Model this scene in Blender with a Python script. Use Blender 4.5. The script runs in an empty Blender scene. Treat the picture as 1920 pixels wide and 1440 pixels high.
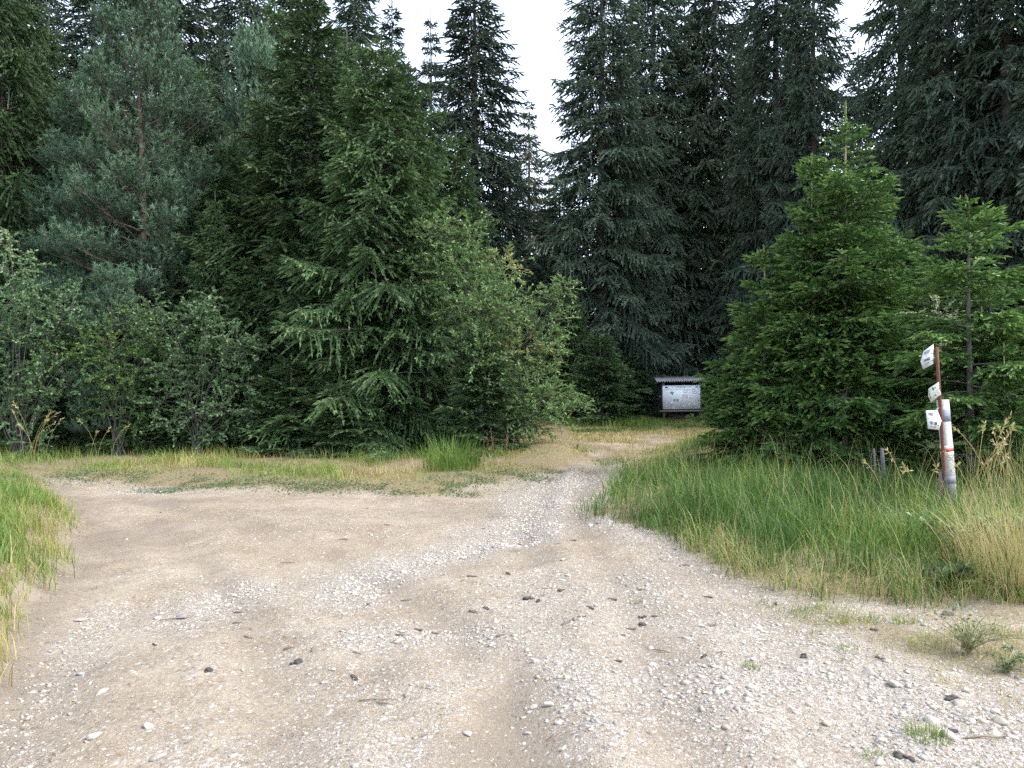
import bpy, math, random
import numpy as np
from mathutils import Vector, Matrix

R = math.radians
PI = math.pi
SC = bpy.context.scene
COL = SC.collection

# ------------------------------------------------------------------ camera
CAM_H = 1.6
FPX = 1450.0            # focal length in photo pixels (1920 wide)
HOR = 720.0             # horizon row
cam_d = bpy.data.cameras.new('camera')
cam_d.sensor_width = 36.0
cam_d.lens = 36.0 * FPX / 1920.0
cam_d.clip_start = 0.05
cam_d.clip_end = 2000
cam = bpy.data.objects.new('camera', cam_d)
COL.objects.link(cam)
cam.location = (0, 0, CAM_H)
cam.rotation_euler = (R(90), 0, 0)
SC.camera = cam

# ------------------------------------------------------------------ world + sun
SUN_EL, SUN_AZ = 52.0, 100.0        # azimuth: degrees to the right of the view direction (+Y)
w = bpy.data.worlds.new('World')
SC.world = w
w.use_nodes = True
nt = w.node_tree
nt.nodes.clear()
wo = nt.nodes.new('ShaderNodeOutputWorld')
bg = nt.nodes.new('ShaderNodeBackground')
sky = nt.nodes.new('ShaderNodeTexSky')
sky.sky_type = 'NISHITA'
sky.sun_disc = False
sky.sun_elevation = R(SUN_EL)
sky.sun_rotation = R(SUN_AZ)
sky.altitude = 1200
sky.air_density = 1.0
sky.dust_density = 4.0
sky.ozone_density = 1.0
hs = nt.nodes.new('ShaderNodeHueSaturation')
hs.inputs['Saturation'].default_value = 0.55
bg.inputs['Strength'].default_value = 0.15
nt.links.new(sky.outputs[0], hs.inputs['Color'])
nt.links.new(hs.outputs[0], bg.inputs[0])
nt.links.new(bg.outputs[0], wo.inputs[0])

sun_d = bpy.data.lights.new('sun', 'SUN')
sun_d.energy = 0.9
sun_d.angle = R(16)
sun_d.color = (1.0, 0.95, 0.87)
sun = bpy.data.objects.new('sun', sun_d)
COL.objects.link(sun)
sdir = Vector((math.sin(R(SUN_AZ)) * math.cos(R(SUN_EL)), math.cos(R(SUN_AZ)) * math.cos(R(SUN_EL)), math.sin(R(SUN_EL))))
sun.rotation_euler = sdir.to_track_quat('Z', 'Y').to_euler()

SC.view_settings.view_transform = 'Standard'
SC.view_settings.look = 'None'
SC.view_settings.exposure = 2.3
SC.view_settings.gamma = 1.0
SC.render.engine = 'CYCLES'
SC.cycles.use_denoising = False
SC.cycles.max_bounces = 8
SC.cycles.diffuse_bounces = 6
SC.cycles.glossy_bounces = 2
SC.cycles.transmission_bounces = 3
SC.cycles.transparent_max_bounces = 4

# ------------------------------------------------------------------ helpers
def rng_(s):
    return np.random.default_rng(s)

def nrm(a):
    return a / np.maximum(np.linalg.norm(a, axis=-1, keepdims=True), 1e-9)

def gp(px, py, z=0.0):
    """photo pixel -> point on the plane at height z"""
    Y = FPX * (CAM_H - z) / (py - HOR)
    return ((px - 960.0) / FPX * Y, Y)

def at(px, Y):
    return (px - 960.0) / FPX * Y

def zat(py, Y):
    return CAM_H - (py - HOR) / FPX * Y

_TAB = rng_(7).random((256, 256))
def vnoise(x, y, seed=0):
    x = np.asarray(x, float) + seed * 17.31
    y = np.asarray(y, float) + seed * 9.73
    xi = np.floor(x).astype(int); yi = np.floor(y).astype(int)
    fx = x - xi; fy = y - yi
    fx = fx * fx * (3 - 2 * fx); fy = fy * fy * (3 - 2 * fy)
    g = lambda a, b: _TAB[a & 255, b & 255]
    return (g(xi, yi) * (1 - fx) + g(xi + 1, yi) * fx) * (1 - fy) + (g(xi, yi + 1) * (1 - fx) + g(xi + 1, yi + 1) * fx) * fy

def fbm(x, y, f=1.0, o=4, seed=0):
    s = 0; a = 0.5; t = 0
    for i in range(o):
        s = s + a * vnoise(np.asarray(x) * f, np.asarray(y) * f, seed + i * 3)
        t += a; a *= 0.5; f *= 2.03
    return s / t          # 0..1

def sstep(a, b, x):
    t = np.clip((np.asarray(x, float) - a) / (b - a), 0, 1)
    return t * t * (3 - 2 * t)

def sdf_poly(x, y, poly):
    """signed distance, negative inside"""
    x = np.asarray(x, float); y = np.asarray(y, float)
    P = np.asarray(poly, float)
    d = np.full(x.shape, 1e18); s = np.ones(x.shape)
    n = len(P)
    for i in range(n):
        a = P[i]; b = P[i - 1]
        ex, ey = b - a
        wx = x - a[0]; wy = y - a[1]
        t = np.clip((wx * ex + wy * ey) / (ex * ex + ey * ey), 0, 1)
        dx = wx - ex * t; dy = wy - ey * t
        d = np.minimum(d, dx * dx + dy * dy)
        c1 = y >= a[1]; c2 = y < b[1]; c3 = ex * wy > ey * wx
        flip = (c1 & c2 & c3) | (~c1 & ~c2 & ~c3)
        s = np.where(flip, -s, s)
    return s * np.sqrt(d)

def d_line(x, y, pts):
    x = np.asarray(x, float); y = np.asarray(y, float)
    d = np.full(x.shape, 1e18)
    for a, b in zip(pts[:-1], pts[1:]):
        ex, ey = b[0] - a[0], b[1] - a[1]
        t = np.clip(((x - a[0]) * ex + (y - a[1]) * ey) / (ex * ex + ey * ey), 0, 1)
        d = np.minimum(d, (x - a[0] - ex * t) ** 2 + (y - a[1] - ey * t) ** 2)
    return np.sqrt(d)

def mesh_np(name, V, Q=None, T=None, qm=None, tm=None, attrs=None, mats=(), smooth=False):
    """V (n,3); Q (m,4) quads; T (k,3) tris; attrs {name: per-face float}"""
    me = bpy.data.meshes.new(name)
    V = np.asarray(V, np.float32)
    Q = np.zeros((0, 4), np.int32) if Q is None or len(Q) == 0 else np.asarray(Q, np.int32)
    T = np.zeros((0, 3), np.int32) if T is None or len(T) == 0 else np.asarray(T, np.int32)
    me.vertices.add(len(V)); me.vertices.foreach_set('co', V.ravel())
    nl = Q.size + T.size
    me.loops.add(nl)
    me.loops.foreach_set('vertex_index', np.concatenate([Q.ravel(), T.ravel()]))
    nf = len(Q) + len(T)
    me.polygons.add(nf)
    st = np.concatenate([np.arange(len(Q)) * 4, Q.size + np.arange(len(T)) * 3]).astype(np.int32)
    me.polygons.foreach_set('loop_start', st)
    if qm is not None or tm is not None:
        a = np.zeros(len(Q), np.int32) if qm is None else np.asarray(qm, np.int32)
        b = np.zeros(len(T), np.int32) if tm is None else np.asarray(tm, np.int32)
        me.polygons.foreach_set('material_index', np.concatenate([a, b]))
    if smooth:
        me.polygons.foreach_set('use_smooth', np.ones(nf, bool))
    if attrs:
        for k, v in attrs.items():
            at_ = me.attributes.new(k, 'FLOAT', 'FACE')
            at_.data.foreach_set('value', np.asarray(v, np.float32))
    for m in mats:
        me.materials.append(m)
    me.update(calc_edges=True)
    return me

def link(name, me, parent=None, loc=(0, 0, 0), rot=(0, 0, 0), scale=(1, 1, 1)):
    o = bpy.data.objects.new(name, me)
    COL.objects.link(o)
    o.location = loc; o.rotation_euler = rot; o.scale = scale
    if parent is not None:
        o.parent = parent
    return o

def empty(name, loc, rz=0.0, scale=(1, 1, 1)):
    o = bpy.data.objects.new(name, None)
    o.empty_display_size = 0.2
    COL.objects.link(o)
    o.location = loc; o.rotation_euler = (0, 0, rz); o.scale = scale
    return o

def tag(o, label=None, cat=None, group=None, kind=None):
    if label: o['label'] = label
    if cat: o['category'] = cat
    if group: o['group'] = group
    if kind: o['kind'] = kind
    return o

class Geo:
    """collects arrays of faces"""
    def __init__(self):
        self.V = []; self.Q = []; self.T = []; self.qm = []; self.tm = []; self.qa = []; self.ta = []; self.n = 0
    def add(self, V, Q=None, T=None, m=0, a=0.5):
        V = np.asarray(V, float).reshape(-1, 3)
        if Q is not None and len(Q):
            Q = np.asarray(Q, int).reshape(-1, 4)
            self.Q.append(Q + self.n); self.qm.append(np.full(len(Q), m)); self.qa.append(np.broadcast_to(a, (len(Q),)))
        if T is not None and len(T):
            T = np.asarray(T, int).reshape(-1, 3)
            self.T.append(T + self.n); self.tm.append(np.full(len(T), m)); self.ta.append(np.broadcast_to(a, (len(T),)))
        self.V.append(V); self.n += len(V)
    def tube(self, pts, rad, sides=5, m=0, a=0.5, cap=False):
        P = np.asarray(pts, float); n = len(P)
        rad = np.broadcast_to(rad, (n,))
        t = nrm(np.gradient(P, axis=0))
        ref = np.array([0, 0, 1.0]) if abs(t[0][2]) < 0.9 else np.array([1.0, 0, 0])
        u = nrm(np.cross(t, ref)); v = np.cross(t, u)
        an = np.arange(sides) / sides * 2 * PI
        ring = P[:, None, :] + rad[:, None, None] * (u[:, None, :] * np.cos(an)[None, :, None] + v[:, None, :] * np.sin(an)[None, :, None])
        i = np.arange(n - 1)[:, None] * sides; j = np.arange(sides)[None, :]; k = (j + 1) % sides
        Q = np.stack([i + j, i + k, i + sides + k, i + sides + j], -1).reshape(-1, 4)
        V = ring.reshape(-1, 3)
        T = None
        if cap:
            V = np.vstack([V, P[-1], P[0]])
            b = (n - 1) * sides
            T = [(b + a_, b + (a_ + 1) % sides, n * sides) for a_ in range(sides)] + [((a_ + 1) % sides, a_, n * sides + 1) for a_ in range(sides)]
        self.add(V, Q, T, m, a)
    def box(self, c, s, m=0, a=0.5, rot=None):
        x, y, z = np.array(s) / 2
        V = np.array([(-x, -y, -z), (x, -y, -z), (x, y, -z), (-x, y, -z), (-x, -y, z), (x, -y, z), (x, y, z), (-x, y, z)])
        if rot is not None:
            V = V @ np.array(rot).T
        self.add(V + np.array(c), [(0, 3, 2, 1), (4, 5, 6, 7), (0, 1, 5, 4), (1, 2, 6, 5), (2, 3, 7, 6), (3, 0, 4, 7)], None, m, a)
    def prism(self, poly3, nvec, th, m=0):
        """extrude planar polygon (front face given, counter-clockwise seen from the front) backwards"""
        P = np.asarray(poly3, float); n = len(P); N = np.asarray(nvec, float)
        V = np.vstack([P, P - N * th, P.mean(0), P.mean(0) - N * th])
        T = []; Q = []
        for i in range(n):
            j = (i + 1) % n
            T.append((i, j, 2 * n)); T.append((n + j, n + i, 2 * n + 1)); Q.append((j, i, n + i, n + j))
        self.add(V, Q, T, m)
    def mesh(self, name, mats=(), smooth=False):
        V = np.vstack(self.V) if self.V else np.zeros((0, 3))
        Q = np.vstack(self.Q) if self.Q else None
        T = np.vstack(self.T) if self.T else None
        qm = np.concatenate(self.qm) if self.qm else None
        tm = np.concatenate(self.tm) if self.tm else None
        a = np.concatenate((self.qa if self.Q else []) + (self.ta if self.T else []))
        return mesh_np(name, V, Q, T, qm, tm, {'tint': a}, mats, smooth)

# ------------------------------------------------------------------ materials
def mat(name, build):
    m = bpy.data.materials.new(name)
    m.use_nodes = True
    t = m.node_tree
    p = t.nodes['Principled BSDF']
    p.inputs['Roughness'].default_value = 0.8
    p.inputs['Specular IOR Level'].default_value = 0.25
    build(t, p)
    return m

def N(t, typ, **kw):
    n = t.nodes.new(typ)
    for k, v in kw.items():
        if k in n.inputs:
            n.inputs[k].default_value = v
        else:
            setattr(n, k, v)
    return n

def ramp(t, fac, stops):
    r = t.nodes.new('ShaderNodeValToRGB')
    e = r.color_ramp.elements
    while len(e) < len(stops):
        e.new(0.5)
    for i, (p, c) in enumerate(stops):
        e[i].position = p; e[i].color = (*c, 1) if len(c) == 3 else c
    t.links.new(fac, r.inputs[0])
    return r.outputs[0]

def mixc(t, fac, a, b, blend='MIX'):
    m = t.nodes.new('ShaderNodeMix'); m.data_type = 'RGBA'; m.blend_type = blend
    for s, v in ((0, fac), (6, a), (7, b)):
        if hasattr(v, 'links') or isinstance(v, bpy.types.NodeSocket):
            t.links.new(v, m.inputs[s])
        elif s == 0:
            m.inputs[0].default_value = v
        else:
            m.inputs[s].default_value = (*v, 1)
    return m.outputs[2]

def math_(t, op, a, b=0.0, clamp=False):
    m = t.nodes.new('ShaderNodeMath'); m.operation = op; m.use_clamp = clamp
    for i, v in enumerate((a, b)):
        if isinstance(v, bpy.types.NodeSocket):
            t.links.new(v, m.inputs[i])
        else:
            m.inputs[i].default_value = v
    return m.outputs[0]

def attr(t, name):
    a = t.nodes.new('ShaderNodeAttribute'); a.attribute_name = name
    return a.outputs['Fac']

def noise(t, scale, detail=4, rough=0.6, vec=None):
    n = N(t, 'ShaderNodeTexNoise'); n.inputs['Scale'].default_value = scale
    n.inputs['Detail'].default_value = detail; n.inputs['Roughness'].default_value = rough
    if vec is None:
        vec = t.nodes.new('ShaderNodeTexCoord').outputs['Object']
    t.links.new(vec, n.inputs['Vector'])
    return n.outputs['Fac']

def leaf_mat(name, stops, transl=0.25, rough=0.55, spec=0.25, var=0.25):
    """leaf/needle: colour from the per-face tint, a little per-object variation, some translucency"""
    def b(t, p):
        c = ramp(t, attr(t, 'tint'), stops)
        oi = t.nodes.new('ShaderNodeObjectInfo').outputs['Random']
        nz = noise(t, 0.9, 3)
        v = math_(t, 'ADD', math_(t, 'MULTIPLY', oi, var), math_(t, 'MULTIPLY', nz, 0.5))
        v = math_(t, 'ADD', v, 0.75 - var / 2)
        c = mixc(t, 1.0, c, v, 'MULTIPLY')
        t.links.new(c, p.inputs['Base Color'])
        p.inputs['Roughness'].default_value = rough
        p.inputs['Specular IOR Level'].default_value = spec
        if transl > 0:
            tr = t.nodes.new('ShaderNodeBsdfTranslucent')
            t.links.new(c, tr.inputs['Color'])
            mx = t.nodes.new('ShaderNodeMixShader'); mx.inputs[0].default_value = transl
            t.links.new(p.outputs[0], mx.inputs[1]); t.links.new(tr.outputs[0], mx.inputs[2])
            t.links.new(mx.outputs[0], t.nodes['Material Output'].inputs['Surface'])
    return mat(name, b)

def flat_mat(name, c, var=0.15, scale=20, rough=0.8, spec=0.25):
    def b(t, p):
        n = noise(t, scale, 5)
        t.links.new(mixc(t, n, tuple(x * (1 - var) for x in c), tuple(min(1, x * (1 + var)) for x in c)), p.inputs['Base Color'])
        p.inputs['Roughness'].default_value = rough
        p.inputs['Specular IOR Level'].default_value = spec
    return mat(name, b)

def bark_mat(name, c1, c2):
    def b(t, p):
        tc = t.nodes.new('ShaderNodeTexCoord').outputs['Object']
        mp = N(t, 'ShaderNodeMapping'); mp.inputs['Scale'].default_value = (1, 1, 0.3)
        t.links.new(tc, mp.inputs[0])
        n = noise(t, 22, 6, 0.7, mp.outputs[0])
        t.links.new(ramp(t, n, [(0.3, c1), (0.7, c2)]), p.inputs['Base Color'])
        bp = N(t, 'ShaderNodeBump'); bp.inputs['Strength'].default_value = 0.6; bp.inputs['Distance'].default_value = 0.02
        t.links.new(n, bp.inputs['Height']); t.links.new(bp.outputs[0], p.inputs['Normal'])
        p.inputs['Roughness'].default_value = 0.9
    return mat(name, b)

M = {}
M['tall_needles'] = leaf_mat('old_spruce_needles', [(0, (0.046, 0.072, 0.053)), (0.6, (0.080, 0.120, 0.080)), (1, (0.145, 0.19, 0.115))], 0.2, 0.6, 0.25, 0.45)
M['mid_needles'] = leaf_mat('spruce_needles', [(0, (0.034, 0.064, 0.026)), (0.6, (0.068, 0.122, 0.046)), (1, (0.13, 0.20, 0.075))], 0.15, 0.55, 0.25, 0.4)
M['young_needles'] = leaf_mat('young_spruce_needles', [(0, (0.038, 0.078, 0.024)), (0.5, (0.086, 0.168, 0.044)), (1, (0.195, 0.32, 0.082))], 0.2, 0.5)
M['pine_needles'] = leaf_mat('pine_needles', [(0, (0.042, 0.085, 0.050)), (0.6, (0.074, 0.138, 0.076)), (1, (0.145, 0.235, 0.140))], 0.1, 0.5)
M['sunlit_tan_needles'] = leaf_mat('sunlit_tan_spruce_needles', [(0, (0.06, 0.065, 0.03)), (1, (0.14, 0.14, 0.07))], 0.15, 0.6)  # sunlit tan painted into the needle colour of the distant spruces
M['twig'] = flat_mat('spruce_twig_bark', (0.10, 0.085, 0.07), 0.3)
M['dead'] = flat_mat('dead_grey_twig', (0.17, 0.16, 0.15), 0.3)
M['young_wood'] = flat_mat('young_shoot_bark', (0.25, 0.22, 0.11), 0.2)
M['bark'] = bark_mat('spruce_bark', (0.045, 0.04, 0.036), (0.13, 0.12, 0.105))
M['pine_bark'] = bark_mat('pine_bark', (0.09, 0.062, 0.048), (0.22, 0.15, 0.11))
M['grey_bark'] = bark_mat('lichen_bark', (0.035, 0.035, 0.032), (0.15, 0.15, 0.145))
M['willow_leaf'] = leaf_mat('willow_leaf', [(0, (0.075, 0.15, 0.05)), (0.5, (0.145, 0.25, 0.085)), (0.86, (0.24, 0.33, 0.115)), (0.96, (0.38, 0.32, 0.12)), (1, (0.40, 0.25, 0.10))], 0.25, 0.45, 0.3)
M['grey_leaf'] = leaf_mat('whitebeam_leaf', [(0, (0.07, 0.135, 0.055)), (0.6, (0.14, 0.235, 0.105)), (0.94, (0.25, 0.35, 0.20)), (1, (0.38, 0.36, 0.16))], 0.25, 0.45, 0.35)
M['bright_leaf'] = leaf_mat('birch_leaf', [(0, (0.065, 0.13, 0.038)), (0.6, (0.13, 0.225, 0.065)), (0.92, (0.24, 0.33, 0.09)), (1, (0.36, 0.36, 0.09))], 0.3, 0.45, 0.3)
M['pale_leaf'] = leaf_mat('pale_shrub_leaf', [(0, (0.14, 0.19, 0.10)), (0.6, (0.25, 0.30, 0.15)), (1, (0.42, 0.42, 0.24))], 0.35, 0.5, 0.3)
M['weed_leaf'] = leaf_mat('weed_leaf', [(0, (0.06, 0.10, 0.04)), (0.7, (0.125, 0.18, 0.075)), (1, (0.26, 0.26, 0.10))], 0.25, 0.5)
M['grass'] = leaf_mat('grass_blade', [(0, (0.030, 0.072, 0.014)), (0.3, (0.075, 0.155, 0.024)), (0.5, (0.165, 0.235, 0.042)), (0.7, (0.30, 0.265, 0.095)), (1, (0.48, 0.39, 0.20))], 0.3, 0.5, 0.3, 0.0)
M['cone'] = flat_mat('cone_scales', (0.16, 0.125, 0.105), 0.6, 60, 0.85)
M['dung'] = flat_mat('dark_clod', (0.06, 0.052, 0.048), 0.5, 80, 0.85)
M['straw_stick'] = flat_mat('weathered_stick', (0.22, 0.17, 0.12), 0.4, 30)

def b_stone(t, p):
    oi = t.nodes.new('ShaderNodeObjectInfo').outputs['Random']
    ti = attr(t, 'tint')
    s = math_(t, 'FRACT', math_(t, 'ADD', ti, math_(t, 'MULTIPLY', oi, 0.9)))
    c = ramp(t, s, [(0, (0.33, 0.305, 0.265)), (0.35, (0.41, 0.375, 0.32)), (0.70, (0.45, 0.42, 0.37)), (0.86, (0.37, 0.32, 0.25)), (0.96, (0.28, 0.27, 0.26)), (1, (0.22, 0.22, 0.23))])
    n = noise(t, 35, 5, 0.65)
    c = mixc(t, 1.0, c, ramp(t, n, [(0.25, (0.72, 0.71, 0.70)), (0.7, (1.05, 1.05, 1.05))]), 'MULTIPLY')
    t.links.new(c, p.inputs['Base Color'])
    bp = N(t, 'ShaderNodeBump'); bp.inputs['Strength'].default_value = 0.5; bp.inputs['Distance'].default_value = 0.01
    t.links.new(n, bp.inputs['Height']); t.links.new(bp.outputs[0], p.inputs['Normal'])
    p.inputs['Roughness'].default_value = 0.85
M['stone'] = mat('limestone', b_stone)

def b_ground(t, p):
    gpos = t.nodes.new('ShaderNodeNewGeometry').outputs['Position']
    grav, grass, litter, brown, dry = (attr(t, k) for k in ('gravel', 'grass', 'litter', 'brown', 'dry'))
    n1 = noise(t, 0.55, 5, 0.6, gpos)
    n2 = noise(t, 5.0, 6, 0.65, gpos)
    n3 = noise(t, 42.0, 5, 0.7, gpos)
    n4 = noise(t, 170.0, 3, 0.7, gpos)
    sand = ramp(t, n1, [(0.3, (0.238, 0.198, 0.142)), (0.5, (0.285, 0.246, 0.187)), (0.7, (0.312, 0.280, 0.224))])
    sand = mixc(t, 1.0, sand, ramp(t, n2, [(0.3, (0.82, 0.80, 0.78)), (0.65, (1.06, 1.06, 1.06))]), 'MULTIPLY')
    n5 = noise(t, 1.7, 5, 0.6, gpos)
    sand = mixc(t, 1.0, sand, ramp(t, n5, [(0.35, (0.84, 0.80, 0.76)), (0.6, (1.04, 1.03, 1.02))]), 'MULTIPLY')
    # pebbles of two sizes: colour per cell, only where the gravel is
    def cells(scale, thr):
        v = N(t, 'ShaderNodeTexVoronoi'); v.inputs['Scale'].default_value = scale
        v.inputs['Randomness'].default_value = 1.0
        t.links.new(gpos, v.inputs['Vector'])
        sep = t.nodes.new('ShaderNodeSeparateColor'); t.links.new(v.outputs['Color'], sep.inputs[0])
        col = ramp(t, sep.outputs[0], [(0, (0.19, 0.17, 0.145)), (0.3, (0.31, 0.28, 0.24)), (0.6, (0.39, 0.36, 0.32)), (0.85, (0.46, 0.44, 0.41)), (1, (0.24, 0.235, 0.23))])
        # chance that a cell shows as a pebble grows with gravel
        pick = math_(t, 'GREATER_THAN', math_(t, 'ADD', sep.outputs[1], math_(t, 'MULTIPLY', grav, thr)), 0.93)
        body = math_(t, 'LESS_THAN', v.outputs['Distance'], 0.52)
        return col, math_(t, 'MULTIPLY', pick, body), v.outputs['Distance']
    c1, k1, d1 = cells(38.0, 0.75)
    c2, k2, d2 = cells(95.0, 0.9)
    c3, k3, d3 = cells(210.0, 0.8)
    col = mixc(t, k3, sand, c3)
    col = mixc(t, k2, col, c2)
    col = mixc(t, k1, col, c1)
    col = mixc(t, 1.0, col, ramp(t, n3, [(0.32, (0.72, 0.69, 0.66)), (0.60, (1.08, 1.08, 1.08))]), 'MULTIPLY')
    col = mixc(t, 1.0, col, ramp(t, n4, [(0.34, (0.74, 0.72, 0.70)), (0.60, (1.10, 1.10, 1.10))]), 'MULTIPLY')
    # damp brown earth
    bf = math_(t, 'MULTIPLY', brown, math_(t, 'ADD', 0.35, math_(t, 'MULTIPLY', n3, 1.1)), True)
    col = mixc(t, bf, col, mixc(t, n4, (0.10, 0.082, 0.062), (0.23, 0.195, 0.155)))
    # straw thatch and soil between the grass
    th = ramp(t, n3, [(0.3, (0.085, 0.07, 0.04)), (0.5, (0.17, 0.14, 0.08)), (0.7, (0.27, 0.22, 0.13))])
    gr = ramp(t, n3, [(0.3, (0.055, 0.06, 0.025)), (0.7, (0.15, 0.15, 0.06))])
    thm = mixc(t, dry, gr, th)
    gf = math_(t, 'SUBTRACT', math_(t, 'MULTIPLY', grass, 2.0), math_(t, 'SUBTRACT', 1.0, n2), True)
    col = mixc(t, gf, col, thm)
    li = ramp(t, n3, [(0.3, (0.03, 0.022, 0.015)), (0.7, (0.10, 0.07, 0.045))])
    col = mixc(t, litter, col, li)
    t.links.new(col, p.inputs['Base Color'])
    p.inputs['Roughness'].default_value = 0.95
    p.inputs['Specular IOR Level'].default_value = 0.12
    h = math_(t, 'ADD', math_(t, 'MULTIPLY', n3, 0.5), math_(t, 'MULTIPLY', n4, 0.25))
    pe = math_(t, 'ADD', math_(t, 'MULTIPLY', k1, math_(t, 'SUBTRACT', 0.8, d1)), math_(t, 'MULTIPLY', k2, math_(t, 'SUBTRACT', 0.55, math_(t, 'MULTIPLY', d2, 0.6))))
    pe = math_(t, 'ADD', pe, math_(t, 'MULTIPLY', k3, 0.22))
    h = math_(t, 'ADD', h, pe)
    h = math_(t, 'ADD', h, math_(t, 'MULTIPLY', n2, 2.0))
    bp = N(t, 'ShaderNodeBump'); bp.inputs['Strength'].default_value = 0.75; bp.inputs['Distance'].default_value = 0.018
    t.links.new(h, bp.inputs['Height']); t.links.new(bp.outputs[0], p.inputs['Normal'])
M['ground'] = mat('gravel_and_earth', b_ground)

# ------------------------------------------------------------------ the ground
def G(*pp):
    return [gp(*q) for q in pp]
BANK = G((55, 893), (92, 915), (128, 955), (143, 1000), (114, 1060), (62, 1120), (22, 1180), (-20, 1290), (-120, 1500), (-500, 2600)) + [(-40, 0), (-40, 14), (-14, 15.4)]
VERGE_EDGE = [(-60, 19), (-16, 15.2)] + G((0, 893), (120, 900), (280, 906), (420, 914), (560, 921), (700, 926), (830, 922), (920, 908), (1000, 890), (1060, 876), (1100, 862), (1112, 840), (1085, 815), (1075, 800))
VERGE = VERGE_EDGE + [(2.5, 60), (-60, 60)]
RIGHT = G((1115, 968), (1138, 922), (1172, 882), (1213, 850), (1290, 822), (1330, 805)) + [(12, 31), (14, 60), (60, 60), (60, 2)] + G((2600, 1210), (2100, 1142), (1920, 1132), (1800, 1125), (1650, 1120), (1500, 1112), (1400, 1085), (1345, 1050), (1300, 1025), (1200, 992))
SPARSE = G((1340, 1050), (1430, 1120), (1560, 1190), (1700, 1245), (1800, 1300), (1900, 1390), (2100, 1500), (2600, 1700), (2600, 1205), (2100, 1140), (1900, 1128), (1650, 1115), (1500, 1108))
DAMP = G((975, 1206), (1000, 1232), (1018, 1285), (1042, 1345), (1092, 1440), (1160, 1600), (780, 1600), (815, 1440), (862, 1370), (890, 1300), (925, 1235))
FOREST_L = [(-60, 21), (-14, 17.6), (-8.5, 17.0), (-5, 16.2), (-2.5, 15.3), (-0.8, 16.2), (0.3, 18.0), (0.6, 22), (0.9, 30), (1.5, 60), (-60, 60)]
FOREST_R = [(3.4, 33.5), (9.5, 33.8), (11.5, 29), (8.0, 21), (6.2, 15.5), (9, 13.2), (14, 12.5), (60, 12), (60, 90), (2, 90)]

GRAVEL_LINES = [(G((1085, 888), (1040, 915), (1000, 955), (975, 1000)), 0.55, 1.0),
                (G((960, 1000), (860, 1030), (760, 1050), (680, 1080), (650, 1110)), 0.42, 0.9),
                (G((460, 1100), (400, 1125), (350, 1150)), 0.38, 0.85),
                (G((200, 1140), (150, 1190), (110, 1260), (60, 1340), (0, 1420)), 0.22, 0.7),
                (G((260, 914), (300, 918)), 0.35, 0.9),
                (G((700, 1190), (880, 1190), (1010, 1195), (1200, 1160)), 0.3, 0.6),
                (G((1130, 975), (1230, 1020), (1290, 1060), (1400, 1110)), 0.35, 0.65),
                (G((1160, 1440), (1090, 1330), (1060, 1240)), 0.25, 0.6)]
GRAVEL_BLOBS = [(1500, 1310, 1.25, 1.0, 0.85), (1750, 1370, 0.9, 0.6, 1.0), (1180, 1120, 1.3, 1.1, 0.62), (600, 1420, 0.7, 0.5, 0.6), (1380, 1180, 1.2, 0.9, 0.7),
                (1080, 1420, .6, .5, 0.5), (760, 1290, .6, .6, .4)]
BROWN_BLOBS = [(205, 1010, 0.75, 1.0, 0.85), (330, 940, 1.0, 0.35, 0.85), (870, 958, 0.9, 0.35, 0.35), (930, 962, .45, .25, 0.5), (1120, 905, 0.5, 0.6, 0.35), (90, 1330, 0.35, 0.7, 0.5),
               (480, 1350, 0.6, 0.35, 0.25), (700, 1260, 0.5, 0.35, 0.2), (1280, 1085, 0.7, .3, 0.35), (60, 1200, .25, .5, .45), (1330, 1150, .8, .25, .3)]

RUTS = [G((1010, 1500), (930, 1290), (820, 1150), (640, 1050), (420, 975), (200, 925)), G((520, 1500), (520, 1330), (480, 1180), (380, 1060), (260, 980)),
        G((1330, 1500), (1230, 1250), (1150, 1090), (1085, 980), (1085, 910), (1130, 850)), G((1000, 1060), (975, 985), (1030, 900), (1090, 845))]

def blobs(x, y, lst):
    s = np.zeros(np.shape(x))
    for px, py, rx, ry, a in lst:
        cx, cy = gp(px, py)
        s = np.maximum(s, a * np.exp(-(((x - cx) / rx) ** 2 + ((y - cy) / ry) ** 2)))
    return s

def gravel_mask(x, y):
    s = blobs(x, y, GRAVEL_BLOBS)
    for pts, wd, a in GRAVEL_LINES:
        d = d_line(x, y, pts)
        s = np.maximum(s, a * np.exp(-(d / wd) ** 2))
    n = fbm(x, y, 1.1, 4, 5)
    s = s * (0.55 + 0.9 * fbm(x, y, 2.2, 3, 9)) + 0.18 * sstep(0.45, 0.75, n) * sstep(-5, -1, x)
    return np.clip((s + 0.03) * sstep(17.5, 14.0, y), 0, 1)

def edge_wobble(x, y):
    return (fbm(x, y, 1.3, 3, 21) - 0.5) * 0.5 + (fbm(x, y, 5.0, 2, 22) - 0.5) * 0.22

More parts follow.
